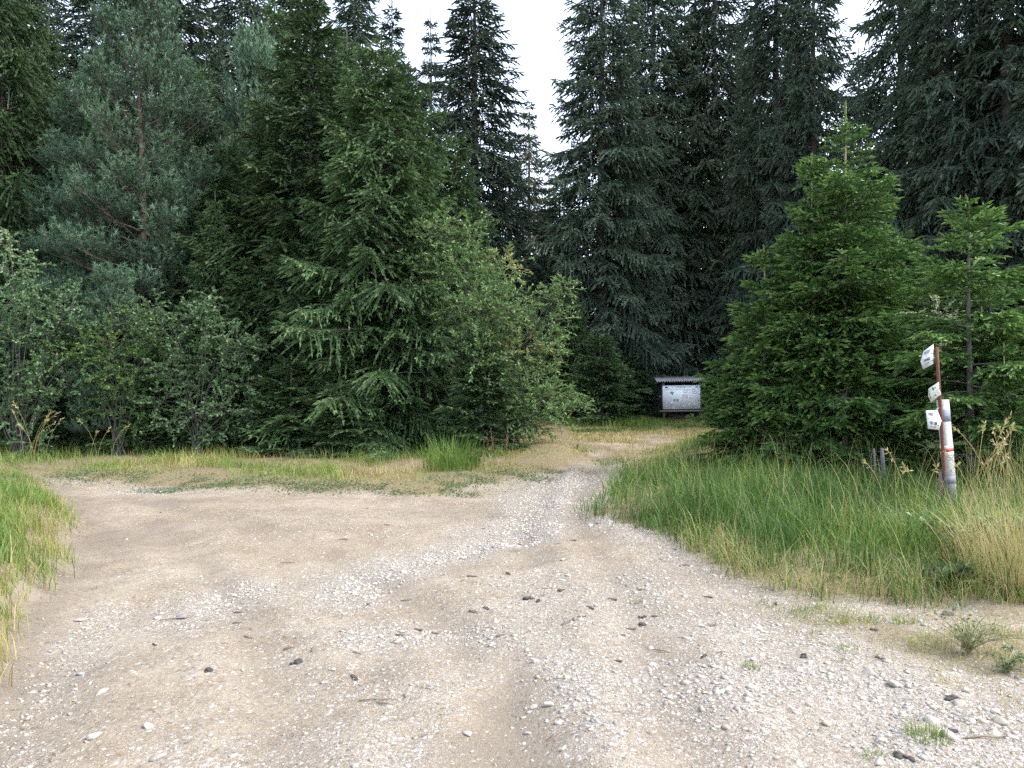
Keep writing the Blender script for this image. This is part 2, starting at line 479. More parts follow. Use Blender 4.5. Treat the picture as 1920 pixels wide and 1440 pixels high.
def height(x, y):
    x = np.asarray(x, float); y = np.asarray(y, float)
    wob = edge_wobble(x, y)
    h = (fbm(x, y, 0.45, 3, 2) - 0.5) * 0.16 * sstep(2.0, 7.0, np.hypot(x, y))
    h = h + (fbm(x, y, 2.3, 4, 3) - 0.5) * 0.05
    dl = sdf_poly(x, y, BANK) + wob * 0.5
    bk = 1 - 0.6 * sstep(8.5, 12.0, y)
    h = h + 0.05 * (fbm(x, y, 7, 3, 26) - .5) * np.exp(-(dl / 0.5) ** 2) + bk * (0.28 * sstep(0.08, -0.40, dl + (fbm(x, y, 4, 3, 25) - .5) * 0.25) + 0.08 * sstep(-0.3, -1.5, dl))
    dr = sdf_poly(x, y, RIGHT) + wob
    h = h + 0.10 * sstep(0.1, -0.8, dr)
    dv = sdf_poly(x, y, VERGE) + wob
    h = h + 0.06 * sstep(0.1, -0.7, dv)
    for pts, wd, a in GRAVEL_LINES[:5]:
        d = d_line(x, y, pts)
        h = h - 0.055 * a * np.exp(-(d / (wd * 1.1)) ** 2)
    for pts in RUTS:
        d = d_line(x, y, pts) + (fbm(x, y, 1.5, 2, 27) - .5) * 0.15
        h = h - 0.030 * np.exp(-(d / 0.16) ** 2) + 0.012 * np.exp(-((np.abs(d) - 0.34) / 0.12) ** 2)
    dd = sdf_poly(x, y, DAMP)
    h = h - 0.030 * sstep(0.05, -0.25, dd + wob * 0.3)
    # dry hump left of the path, in front of the willow
    h = h + 0.28 * np.exp(-(((x - 0.75) / 0.9) ** 2 + ((y - 17.4) / 1.6) ** 2)) * sstep(0.2, -0.5, dv)
    # low mound in the junction
    mx, my = gp(560, 985)
    h = h + 0.07 * np.exp(-(((x - mx) / 1.3) ** 2 + ((y - my) / 0.8) ** 2))
    return h

def masks(x, y):
    wob = edge_wobble(x, y)
    dl = sdf_poly(x, y, BANK) + wob * 0.6
    dv = sdf_poly(x, y, VERGE) + wob * 1.3
    dr = sdf_poly(x, y, RIGHT) + wob
    ds = sdf_poly(x, y, SPARSE) + wob
    path_dry = sstep(14, 18, y) * sstep(-3.5, -2, x) * 0.75 * sstep(0.25, 0.5, fbm(x, y, 0.8, 3, 31))
    grass = np.maximum.reduce([sstep(0.10, -0.35, dl), sstep(0.25, -0.35, dv), sstep(0.15, -0.25, dr), 0.60 * sstep(0.2, -0.4, ds) * sstep(0.35, 0.6, fbm(x, y, 2.0, 3, 33)), path_dry])
    dry = np.clip(0.35 + 0.9 * (fbm(x, y, 0.7, 3, 41) - 0.3) + 0.3 * sstep(0.0, -0.6, -ds), 0, 1)
    dry = np.maximum(dry, 0.9 * sstep(14, 17, y) * (sdf_poly(x, y, VERGE) > -1))
    dry = np.maximum(dry, np.maximum(sstep(-1.6, -0.2, dv), sstep(-0.15, 0.1, dr)))
    litter = np.maximum(sstep(0.5, -0.8, sdf_poly(x, y, FOREST_L) + wob), sstep(0.6, -0.6, sdf_poly(x, y, FOREST_R) + wob))
    litter = np.maximum(litter, sstep(36, 40, y))
    brown = np.maximum(blobs(x, y, BROWN_BLOBS), 0.72 * sstep(0.10, -0.25, sdf_poly(x, y, DAMP) + wob * 0.5 + (fbm(x, y, 9, 2, 23) - .5) * 0.2))
    brown = np.maximum(brown, 0.75 * np.exp(-((dl - 0.02) / 0.30) ** 2) * (0.5 + fbm(x, y, 2, 3, 24)))
    for pts in RUTS:
        brown = np.maximum(brown, 0.34 * np.exp(-(d_line(x, y, pts) / 0.2) ** 2) * (0.4 + fbm(x, y, 1.2, 2, 28)))
    grav = gravel_mask(x, y) * (1 - 0.6 * np.clip(brown, 0, 1))
    return dict(gravel=grav, grass=grass, litter=litter, brown=brown, dry=dry)

def axis_lines(lo, hi, step, far_lo, far_hi):
    a = np.arange(lo, hi + 1e-6, step)
    def out(start, end, s):
        r = []; p = start; d = step
        while (p < end if s > 0 else p > end):
            d *= 1.16; p += s * d; r.append(p)
        return r
    return np.array(sorted(out(lo, far_lo, -1) + list(a) + out(hi, far_hi, 1)))
gx = axis_lines(-7.0, 5.5, 0.055, -420, 420)
gy = axis_lines(2.8, 13.5, 0.06, -420, 420)
XX, YY = np.meshgrid(gx, gy)
xs, ys = XX.ravel(), YY.ravel()
hz = height(xs, ys)
nx, ny = len(gx), len(gy)
ii, jj = np.meshgrid(np.arange(nx - 1), np.arange(ny - 1))
i0 = (jj * nx + ii).ravel()
GQ = np.stack([i0, i0 + 1, i0 + nx + 1, i0 + nx], -1)
gme = mesh_np('ground', np.stack([xs, ys, hz], -1), GQ, mats=[M['ground']], smooth=True)
mk = masks(xs, ys)
for k, v in mk.items():
    a_ = gme.attributes.new(k, 'FLOAT', 'POINT')
    a_.data.foreach_set('value', np.asarray(v, np.float32))
tag(link('ground', gme), 'pale gravel forest road junction with sandy ruts and grassy edges', kind='structure')

def hz1(x, y):
    return float(height(np.array([x]), np.array([y]))[0])

# ------------------------------------------------------------------ conifers
UP = np.array([0, 0, 1.0])
def shoot_quads(g, base, d, L, W, rng, blades, tint, m=0):
    n = len(base)
    if n == 0: return
    s = nrm(np.cross(d, rng.normal(size=(n, 3))))
    for b in range(blades):
        if b: s = np.cross(d, s)
        p1 = base + d * (L * 0.5)[:, None] + s * (W / 2)[:, None]
        p3 = base + d * (L * 0.4)[:, None] - s * (W / 2)[:, None]
        V = np.stack([base, p1, base + d * L[:, None], p3], 1).reshape(-1, 3)
        g.add(V, np.arange(n * 4).reshape(-1, 4), None, m, tint)

def grow_boughs(g, wood, rng, az, z0, L, el0, sag, upturn, P, fr_=1.0):
    """one bough: path, branchlets, shoots"""
    n = max(5, int(L / 0.18) + 3)
    s = np.linspace(0, 1, n)
    el = el0 - sag * np.sin(s * PI * 0.75) + upturn * s ** 2.5
    da = az + rng.normal() * 0.12 * s
    seg = L / (n - 1)
    dirs = np.stack([np.cos(el) * np.cos(da), np.cos(el) * np.sin(da), np.sin(el)], -1)
    pts = np.vstack([[0, 0, z0], np.array([0, 0, z0]) + np.cumsum(dirs[:-1] * seg, 0)])
    wood.tube(pts, np.linspace(P['br'] * L + 0.004, 0.003, n), 4, 1)
    gap = P['gap'] * (1 + P.get('topgap', 0) * max(0.0, 1 - fr_ / 0.32))
    s0 = P['bare'] * min(1.0, L / 1.5)
    nb = int(L * (1 - s0) / gap) + 2
    sb = np.linspace(s0, 0.985, nb)
    sb = np.clip(np.repeat(sb, 2) + rng.normal(size=2 * nb) * 0.25 * gap / L, 0, 0.99)
    sd = np.tile([1.0, -1.0], nb)
    f = sb * (n - 1); i = f.astype(int); fr = (f - i)[:, None]
    bp = pts[i] * (1 - fr) + pts[np.minimum(i + 1, n - 1)] * fr
    bt = dirs[i]
    side = nrm(np.cross(bt, UP))
    up = np.cross(side, bt)
    ang = rng.uniform(0.75, 1.15, 2 * nb) - 0.25 * sb
    l2 = np.clip((L * (1 - sb) * 0.75 + P['tipl']) * rng.uniform(0.55, 1.1, 2 * nb), P['tipl'] * 0.6, P['maxl'])
    roll = rng.normal(size=2 * nb) * P['roll']
    bd = nrm(bt * np.cos(ang)[:, None] + (side * (sd * np.cos(roll))[:, None] + up * np.sin(roll)[:, None]) * np.sin(ang)[:, None] + UP * (-P['droop'] * rng.uniform(0.5, 1.3, 2 * nb))[:, None])
    # add the axis end itself as branchlets
    k = np.maximum(2, (l2 / P['sp']).astype(int) + 1)
    idx = np.repeat(np.arange(2 * nb), k)
    st = np.concatenate([[0], np.cumsum(k)[:-1]])
    t = (np.arange(len(idx)) - st[idx] + 0.6) / k[idx]
    l2i = l2[idx]
    hang = P['hang'] * t ** 2 * l2i
    pos = bp[idx] + bd[idx] * (t * l2i)[:, None] - UP * hang[:, None]
    ax = nrm(bd[idx] - UP * (2 * P['hang'] * t)[:, None])
    # side shoots
    s2 = nrm(np.cross(ax, up[idx])) * np.where(np.arange(len(idx)) % 2, 1, -1)[:, None]
    a2 = rng.uniform(0.6, 1.0, len(idx))
    sdv = nrm(ax * np.cos(a2)[:, None] + s2 * np.sin(a2)[:, None] + rng.normal(size=(len(idx), 3)) * P.get('rnd', 0.36) - UP * P['sdroop'])
    Ls = P['sl'] * rng.uniform(0.6, 1.15, len(idx)) * (1.15 - 0.5 * t)
    Ws = P['sw'] * rng.uniform(0.8, 1.2, len(idx))
    tb = rng.normal() * 0.10
    newg = (sb[idx] > 0.80) * 0.22
    tint = np.clip(0.38 + tb + rng.normal(size=len(idx)) * 0.13 + 0.28 * (t > 0.8) + newg + P.get('tb', 0), 0, 1)
    shoot_quads(g, pos, sdv, Ls, Ws, rng, P['blades'], tint)
    # axis shoots
    shoot_quads(g, pos - ax * (0.5 * P['sp']), ax, np.full(len(idx), P['sp'] * 1.9), Ws, rng, 2, np.clip(tint - 0.05, 0, 1))
    # shoots along the bough itself, towards its end
    m = max(3, int(L * 0.7 / P['sp']))
    f = np.linspace(0.35, 1.0, m) * (n - 1.001); i = f.astype(int); fr = (f - i)[:, None]
    q = pts[i] * (1 - fr) + pts[i + 1] * fr
    shoot_quads(g, q, nrm(dirs[i] + rng.normal(size=(m, 3)) * 0.12), np.full(m, P['sp'] * 2.2), np.full(m, P['sw'] * 1.1), rng, 2, np.full(m, 0.6 + P.get('tb', 0)))

def spruce(seed, H, Rad, zb, P, needles, lean=0.0, bark='bark', dead=20):
    """returns dict part name -> mesh"""
    rng = rng_(seed)
    g = Geo(); wood = g
    # trunk
    tr = Geo()
    n = 16
    zt = np.linspace(-0.3, H, n)
    r0 = P.get('r0', 0.012 * H + 0.015)
    bx = lean * (zt / H) ** 2
    tr.tube(np.stack([bx + 0.02 * np.sin(zt * 1.3 + seed), 0.02 * np.cos(zt * 1.1 + seed), zt], -1), np.interp(zt, [-0.3, 0.3, H * 0.82, H], [r0 * 1.35, r0, r0 * 0.2 + 0.005, 0.005]), 9)
    if P.get('topgap'):
        zu = np.linspace(H * 0.80, H, 6)
        tr.tube(np.stack([0.02 * np.sin(zu * 1.3 + seed), 0.02 * np.cos(zu * 1.1 + seed), zu], -1), np.interp(zu, [0.3, H * 0.82, H], [r0, r0 * 0.2 + 0.005, 0.005]) * 1.04 + 0.0005, 9, 1)
    z = H - P['leader']
    az = rng.uniform(0, 6.28)
    # short needles on the leader
    m = 44
    lz = np.linspace(H - P['leader'] * 1.0, H, m)
    a = rng.uniform(0, 6.28, m)
    dd = nrm(np.stack([np.cos(a) * 0.35, np.sin(a) * 0.35, np.ones(m)], -1))
    shoot_quads(g, np.stack([0 * lz + lean, 0 * lz, lz], -1) * 1.0, dd, np.full(m, P['sl'] * 0.55), np.full(m, P['sw'] * 0.7), rng, 2, np.full(m, 0.75))
    while z > zb:
        fr = (H - z) / (H - zb)
        prof = (fr ** P['pow']) * (1 - P['round'] * fr ** 5)
        nper = P['per'] if fr > 0.06 else 5
        for kx in range(nper):
            az += 2.399 + rng.normal() * 0.2
            L = Rad * prof * rng.uniform(0.62, 1.22) * (1 + 0.16 * math.sin(3 * az + seed)) + 0.10
            if rng.random() < P.get('gapp', 0.0): continue
            e0 = np.interp(fr, [0, 0.15, 0.5, 1], P['el']) + rng.normal() * 0.10
            zz = z + rng.normal() * P['whorl'] * (0.22 if fr < 0.2 else 0.4)
            g0 = g.n; nv0 = len(g.V)
            grow_boughs(g, wood, rng, az, min(zz, H - 0.12), L, e0, P['sag'] * rng.uniform(0.6, 1.4), P['up'] * rng.uniform(0.5, 1.4), P, fr)
            off = lean * (z / H) ** 2
            if lean:
                for q in range(nv0, len(g.V)):
                    g.V[q] = g.V[q] + np.array([off, 0, 0])
        z -= P['whorl'] * rng.uniform(0.75, 1.25) * (P.get('topw', 1.5) if fr < P.get('topf', 0.12) else 1.0)
    out = {'trunk': tr.mesh('spruce_trunk', [M[bark], M['young_wood']], True), 'crown': g.mesh('spruce_crown', [needles, M['twig']])}
    if dead:
        dg = Geo()
        for k in range(dead):
            a = rng.uniform(0, 6.28); L = Rad * rng.uniform(0.3, 0.75); z0 = rng.uniform(0.15, max(zb + 0.8, H * 0.3))
            s = np.linspace(0, 1, 6)
            c = rng.normal() * 0.4
            pts = np.stack([np.cos(a + c * s) * s * L, np.sin(a + c * s) * s * L, z0 - 0.25 * L * s ** 2 + 0.05 * rng.normal(size=6) * s], -1)
            dg.tube(pts, np.linspace(0.012, 0.003, 6), 3)
            for q in range(4):
                i = rng.integers(2, 5); d = nrm(rng.normal(size=3) * np.array([1, 1, 0.4]) + nrm(pts[i] - pts[0]))
                dg.tube([pts[i], pts[i] + d * L * 0.22, pts[i] + d * L * 0.4 - UP * 0.05], [0.005, 0.004, 0.002], 3)
        out['dead_branches'] = dg.mesh('spruce_dead_branches', [M['dead']])
    return out

def pine(seed, H, Rad, zb, whorl, per, tuft=0.12, el=(1.0, 0.75, 0.35, 0.05), nl=0.105):
    rng = rng_(seed)
    g = Geo(); tr = Geo()
    n = 14
    zt = np.linspace(-0.3, H - 0.3, n)
    r0 = 0.010 * H + 0.02
    tr.tube(np.stack([0.06 * np.sin(zt * 0.8 + seed), 0.05 * np.cos(zt * 0.7 + seed), zt], -1), np.interp(zt, [-0.3, 0.3, H], [r0 * 1.3, r0, 0.012]), 9)
    B, D, S, TP = [], [], [], []
    def twig(p, d, L, rad):
        """a straight-ish twig covered with needle tufts on its outer part"""
        m = max(2, int(L / tuft))
        s = np.linspace(0, 1, m + 1)
        up = 0.55 * s ** 2
        q = p + d * (s * L)[:, None] + UP * (up * L * 0.5)[:, None]
        g.tube(q, np.linspace(rad, 0.004, m + 1), 3, 1)
        dirs = nrm(np.gradient(q, axis=0))
        k0 = max(0, int(m * 0.45))
        for w_, (a_, b_) in enumerate(zip(q[k0:], dirs[k0:])):
            B.append(a_); D.append(b_); S.append(rng.uniform(0.85, 1.15)); TP.append(0.22 if w_ >= m - k0 - 1 else -0.08)
    z = H - 0.35; az = 0.3 * seed
    twig(np.array([0, 0, H - 0.9]), np.array([0, 0, 1.0]), 0.9, 0.015)
    while z > zb:
        fr = (H - z) / (H - zb)
        for k in range(per):
            az += 6.283 / per + rng.normal() * 0.25
            L = Rad * (fr ** 0.62) * (1 - 0.35 * fr ** 4) * rng.uniform(0.65, 1.15) + 0.25
            e0 = np.interp(fr, [0, 0.2, 0.6, 1], el) + rng.normal() * 0.12
            m = max(4, int(L / 0.28))
            s = np.linspace(0, 1, m + 1)
            e = e0 + 0.35 * s ** 2 - 0.2 * np.sin(s * PI)
            aa = az + rng.normal() * 0.2 * s
            dr = np.stack([np.cos(e) * np.cos(aa), np.cos(e) * np.sin(aa), np.sin(e)], -1)
            pts = np.vstack([[0, 0, z], np.array([0, 0, z]) + np.cumsum(dr[:-1] * L / m, 0)])
            g.tube(pts, np.linspace(0.010 * L + 0.008, 0.006, m + 1), 4, 1)
            s_in = 0.0 if fr < 0.15 else 0.30
            for i in range(1, m + 1):
                if s[i] < s_in: continue
                for sd in (1, -1, 0):
                    if rng.random() < 0.08: continue
                    sv = nrm(np.cross(dr[i], UP)) * sd
                    d = nrm(dr[i] * 0.8 + sv * rng.uniform(0.6, 1.1) + UP * rng.uniform(0.1, 0.65))
                    tl = np.clip((L * (1 - s[i]) * 0.5 + 0.30) * rng.uniform(0.7, 1.2), 0.2, 0.85)
                    twig(pts[i], d, tl, 0.008)
                    if tl > 0.5:
                        q0 = pts[i] + d * tl * 0.45
                        for sg in (1, -1):
                            d2 = nrm(d + nrm(np.cross(d, UP)) * sg * 0.8 + UP * 0.3)
                            twig(q0, d2, tl * 0.5, 0.006)
        z -= whorl * rng.uniform(0.8, 1.2)
    B = np.array(B); D = np.array(D); S = np.array(S)
    nn = 12
    n = len(B)
    idx = np.repeat(np.arange(n), nn)
    b = B[idx] + D[idx] * (rng.random(len(idx)) * tuft)[:, None]
    rnd = rng.normal(size=(len(idx), 3)); rnd -= D[idx] * (rnd * D[idx]).sum(1)[:, None]
    rad = nrm(rnd)
    d = nrm(D[idx] * 0.75 + rad * 0.85)
    L = nl * S[idx] * rng.uniform(0.8, 1.2, len(idx))
    sd = nrm(np.cross(d, rng.normal(size=(len(idx), 3)))) * 0.013
    V = np.stack([b - sd, b + sd, b + d * L[:, None]], 1).reshape(-1, 3)
    tint = np.clip(np.repeat(0.42 + np.array(TP) + rng.normal(size=n) * 0.16, nn) + rng.normal(size=len(idx)) * 0.08, 0, 1)
    g.add(V, None, np.arange(len(idx) * 3).reshape(-1, 3), 0, tint)
    return {'trunk': tr.mesh('pine_trunk', [M['pine_bark']], True), 'crown': g.mesh('pine_crown', [M['pine_needles'], M['twig']])}

P_TALL = dict(br=0.009, gap=0.165, bare=0.22, tipl=0.24, maxl=0.80, roll=0.45, droop=0.22, hang=0.30, sdroop=0.18, rnd=0.55, sp=0.18, sl=0.19, sw=0.066, blades=1,
              leader=0.9, pow=0.80, round=0.18, per=8, whorl=0.46, el=[0.75, 0.25, -0.10, -0.30], sag=0.30, up=0.50, gapp=0.06)
P_MID = dict(br=0.009, gap=0.085, bare=0.20, tipl=0.15, maxl=0.75, roll=0.42, droop=0.14, hang=0.30, sdroop=0.10, rnd=0.45, sp=0.105, sl=0.125, sw=0.040, blades=1,
             r0=0.07, leader=0.75, pow=0.74, round=0.14, per=7, whorl=0.32, el=[0.95, 0.45, 0.10, -0.18], sag=0.22, up=0.42, gapp=0.05)
P_YOUNG = dict(br=0.008, gap=0.072, bare=0.06, tipl=0.13, maxl=0.42, roll=0.24, droop=0.04, hang=0.16, sdroop=0.0, sp=0.075, sl=0.105, sw=0.034, blades=1,
               leader=0.75, pow=0.86, round=0.38, topgap=1.6, per=6, whorl=0.25, el=[1.0, 0.62, 0.28, -0.05], sag=0.16, up=0.30, gapp=0.05, topw=1.9, topf=0.24, r0=0.05)

PROTO = {}
PROTO['tall_a'] = (26.0, 4.3, spruce(11, 26.0, 4.3, 0.7, P_TALL, M['tall_needles'], dead=26))
PROTO['tall_b'] = (26.0, 3.7, spruce(12, 26.0, 3.7, 1.0, dict(P_TALL, per=8, whorl=0.52, el=[0.75, 0.2, -0.2, -0.4]), M['tall_needles'], dead=26))
PROTO['tall_c'] = (24.0, 2.7, spruce(13, 24.0, 2.7, 1.2, dict(P_TALL, per=7, whorl=0.55), M['tall_needles'], dead=14))
PROTO['mid_a'] = (10.0, 3.0, spruce(21, 10.0, 3.0, 0.25, P_MID, M['mid_needles'], dead=16))
PROTO['mid_b'] = (11.5, 2.5, spruce(22, 11.5, 2.5, 0.4, dict(P_MID, whorl=0.36, pow=0.85), M['mid_needles'], dead=16))
PROTO['young_a'] = (6.4, 1.75, spruce(31, 6.4, 1.75, 0.35, P_YOUNG, M['young_needles'], dead=14))
PROTO['young_b'] = (4.0, 1.15, spruce(32, 4.0, 1.15, 0.20, dict(P_YOUNG, whorl=0.21, leader=0.32), M['young_needles'], dead=6))
PROTO['sparse'] = (4.1, 1.15, spruce(33, 4.1, 1.15, 0.7, dict(P_YOUNG, whorl=0.30, per=6, gapp=0.18, leader=0.15, pow=0.45, bare=0.25, sag=0.25, topw=1.2, topgap=0, tb=0.12), M['young_needles'], bark='grey_bark', dead=24))
PROTO['dark_small'] = (3.0, 1.15, spruce(34, 3.0, 1.15, 0.1, dict(P_YOUNG, whorl=0.20, leader=0.3), M['mid_needles'], dead=0))
PROTO['pine_a'] = (11.7, 3.0, pine(41, 11.7, 3.0, 1.4, 0.42, 6))
PROTO['pine_b'] = (6.0, 1.5, pine(42, 6.0, 1.5, 0.6, 0.36, 6))
PROTO['far'] = (24.0, 3.2, {'trunk': PROTO['tall_c'][2]['trunk'], 'crown': None})
_fm = PROTO['tall_c'][2]['crown'].copy(); _fm.materials[0] = M['sunlit_tan_needles']
PROTO['far'][2]['crown'] = _fm

def plant_tree(kind, px, Y, H, Rd=None, rz=0.0, label='', group=None, x=None):
    h0, r0, parts = PROTO[kind]
    X = at(px, Y) if x is None else x
    sz = H / h0
    sr = sz if Rd is None else Rd / r0
    pinek = kind.startswith('pine')
    o = empty('pine_tree' if pinek else 'spruce_tree', (X, Y, hz1(X, Y) - 0.02), rz, (sr, sr, sz))
    tag(o, label, 'pine tree' if pinek else 'spruce tree', group)
    for nme, me in parts.items():
        p_ = link(nme, me, o)
        if nme == 'dead_branches': p_['kind'] = 'stuff'
    return o

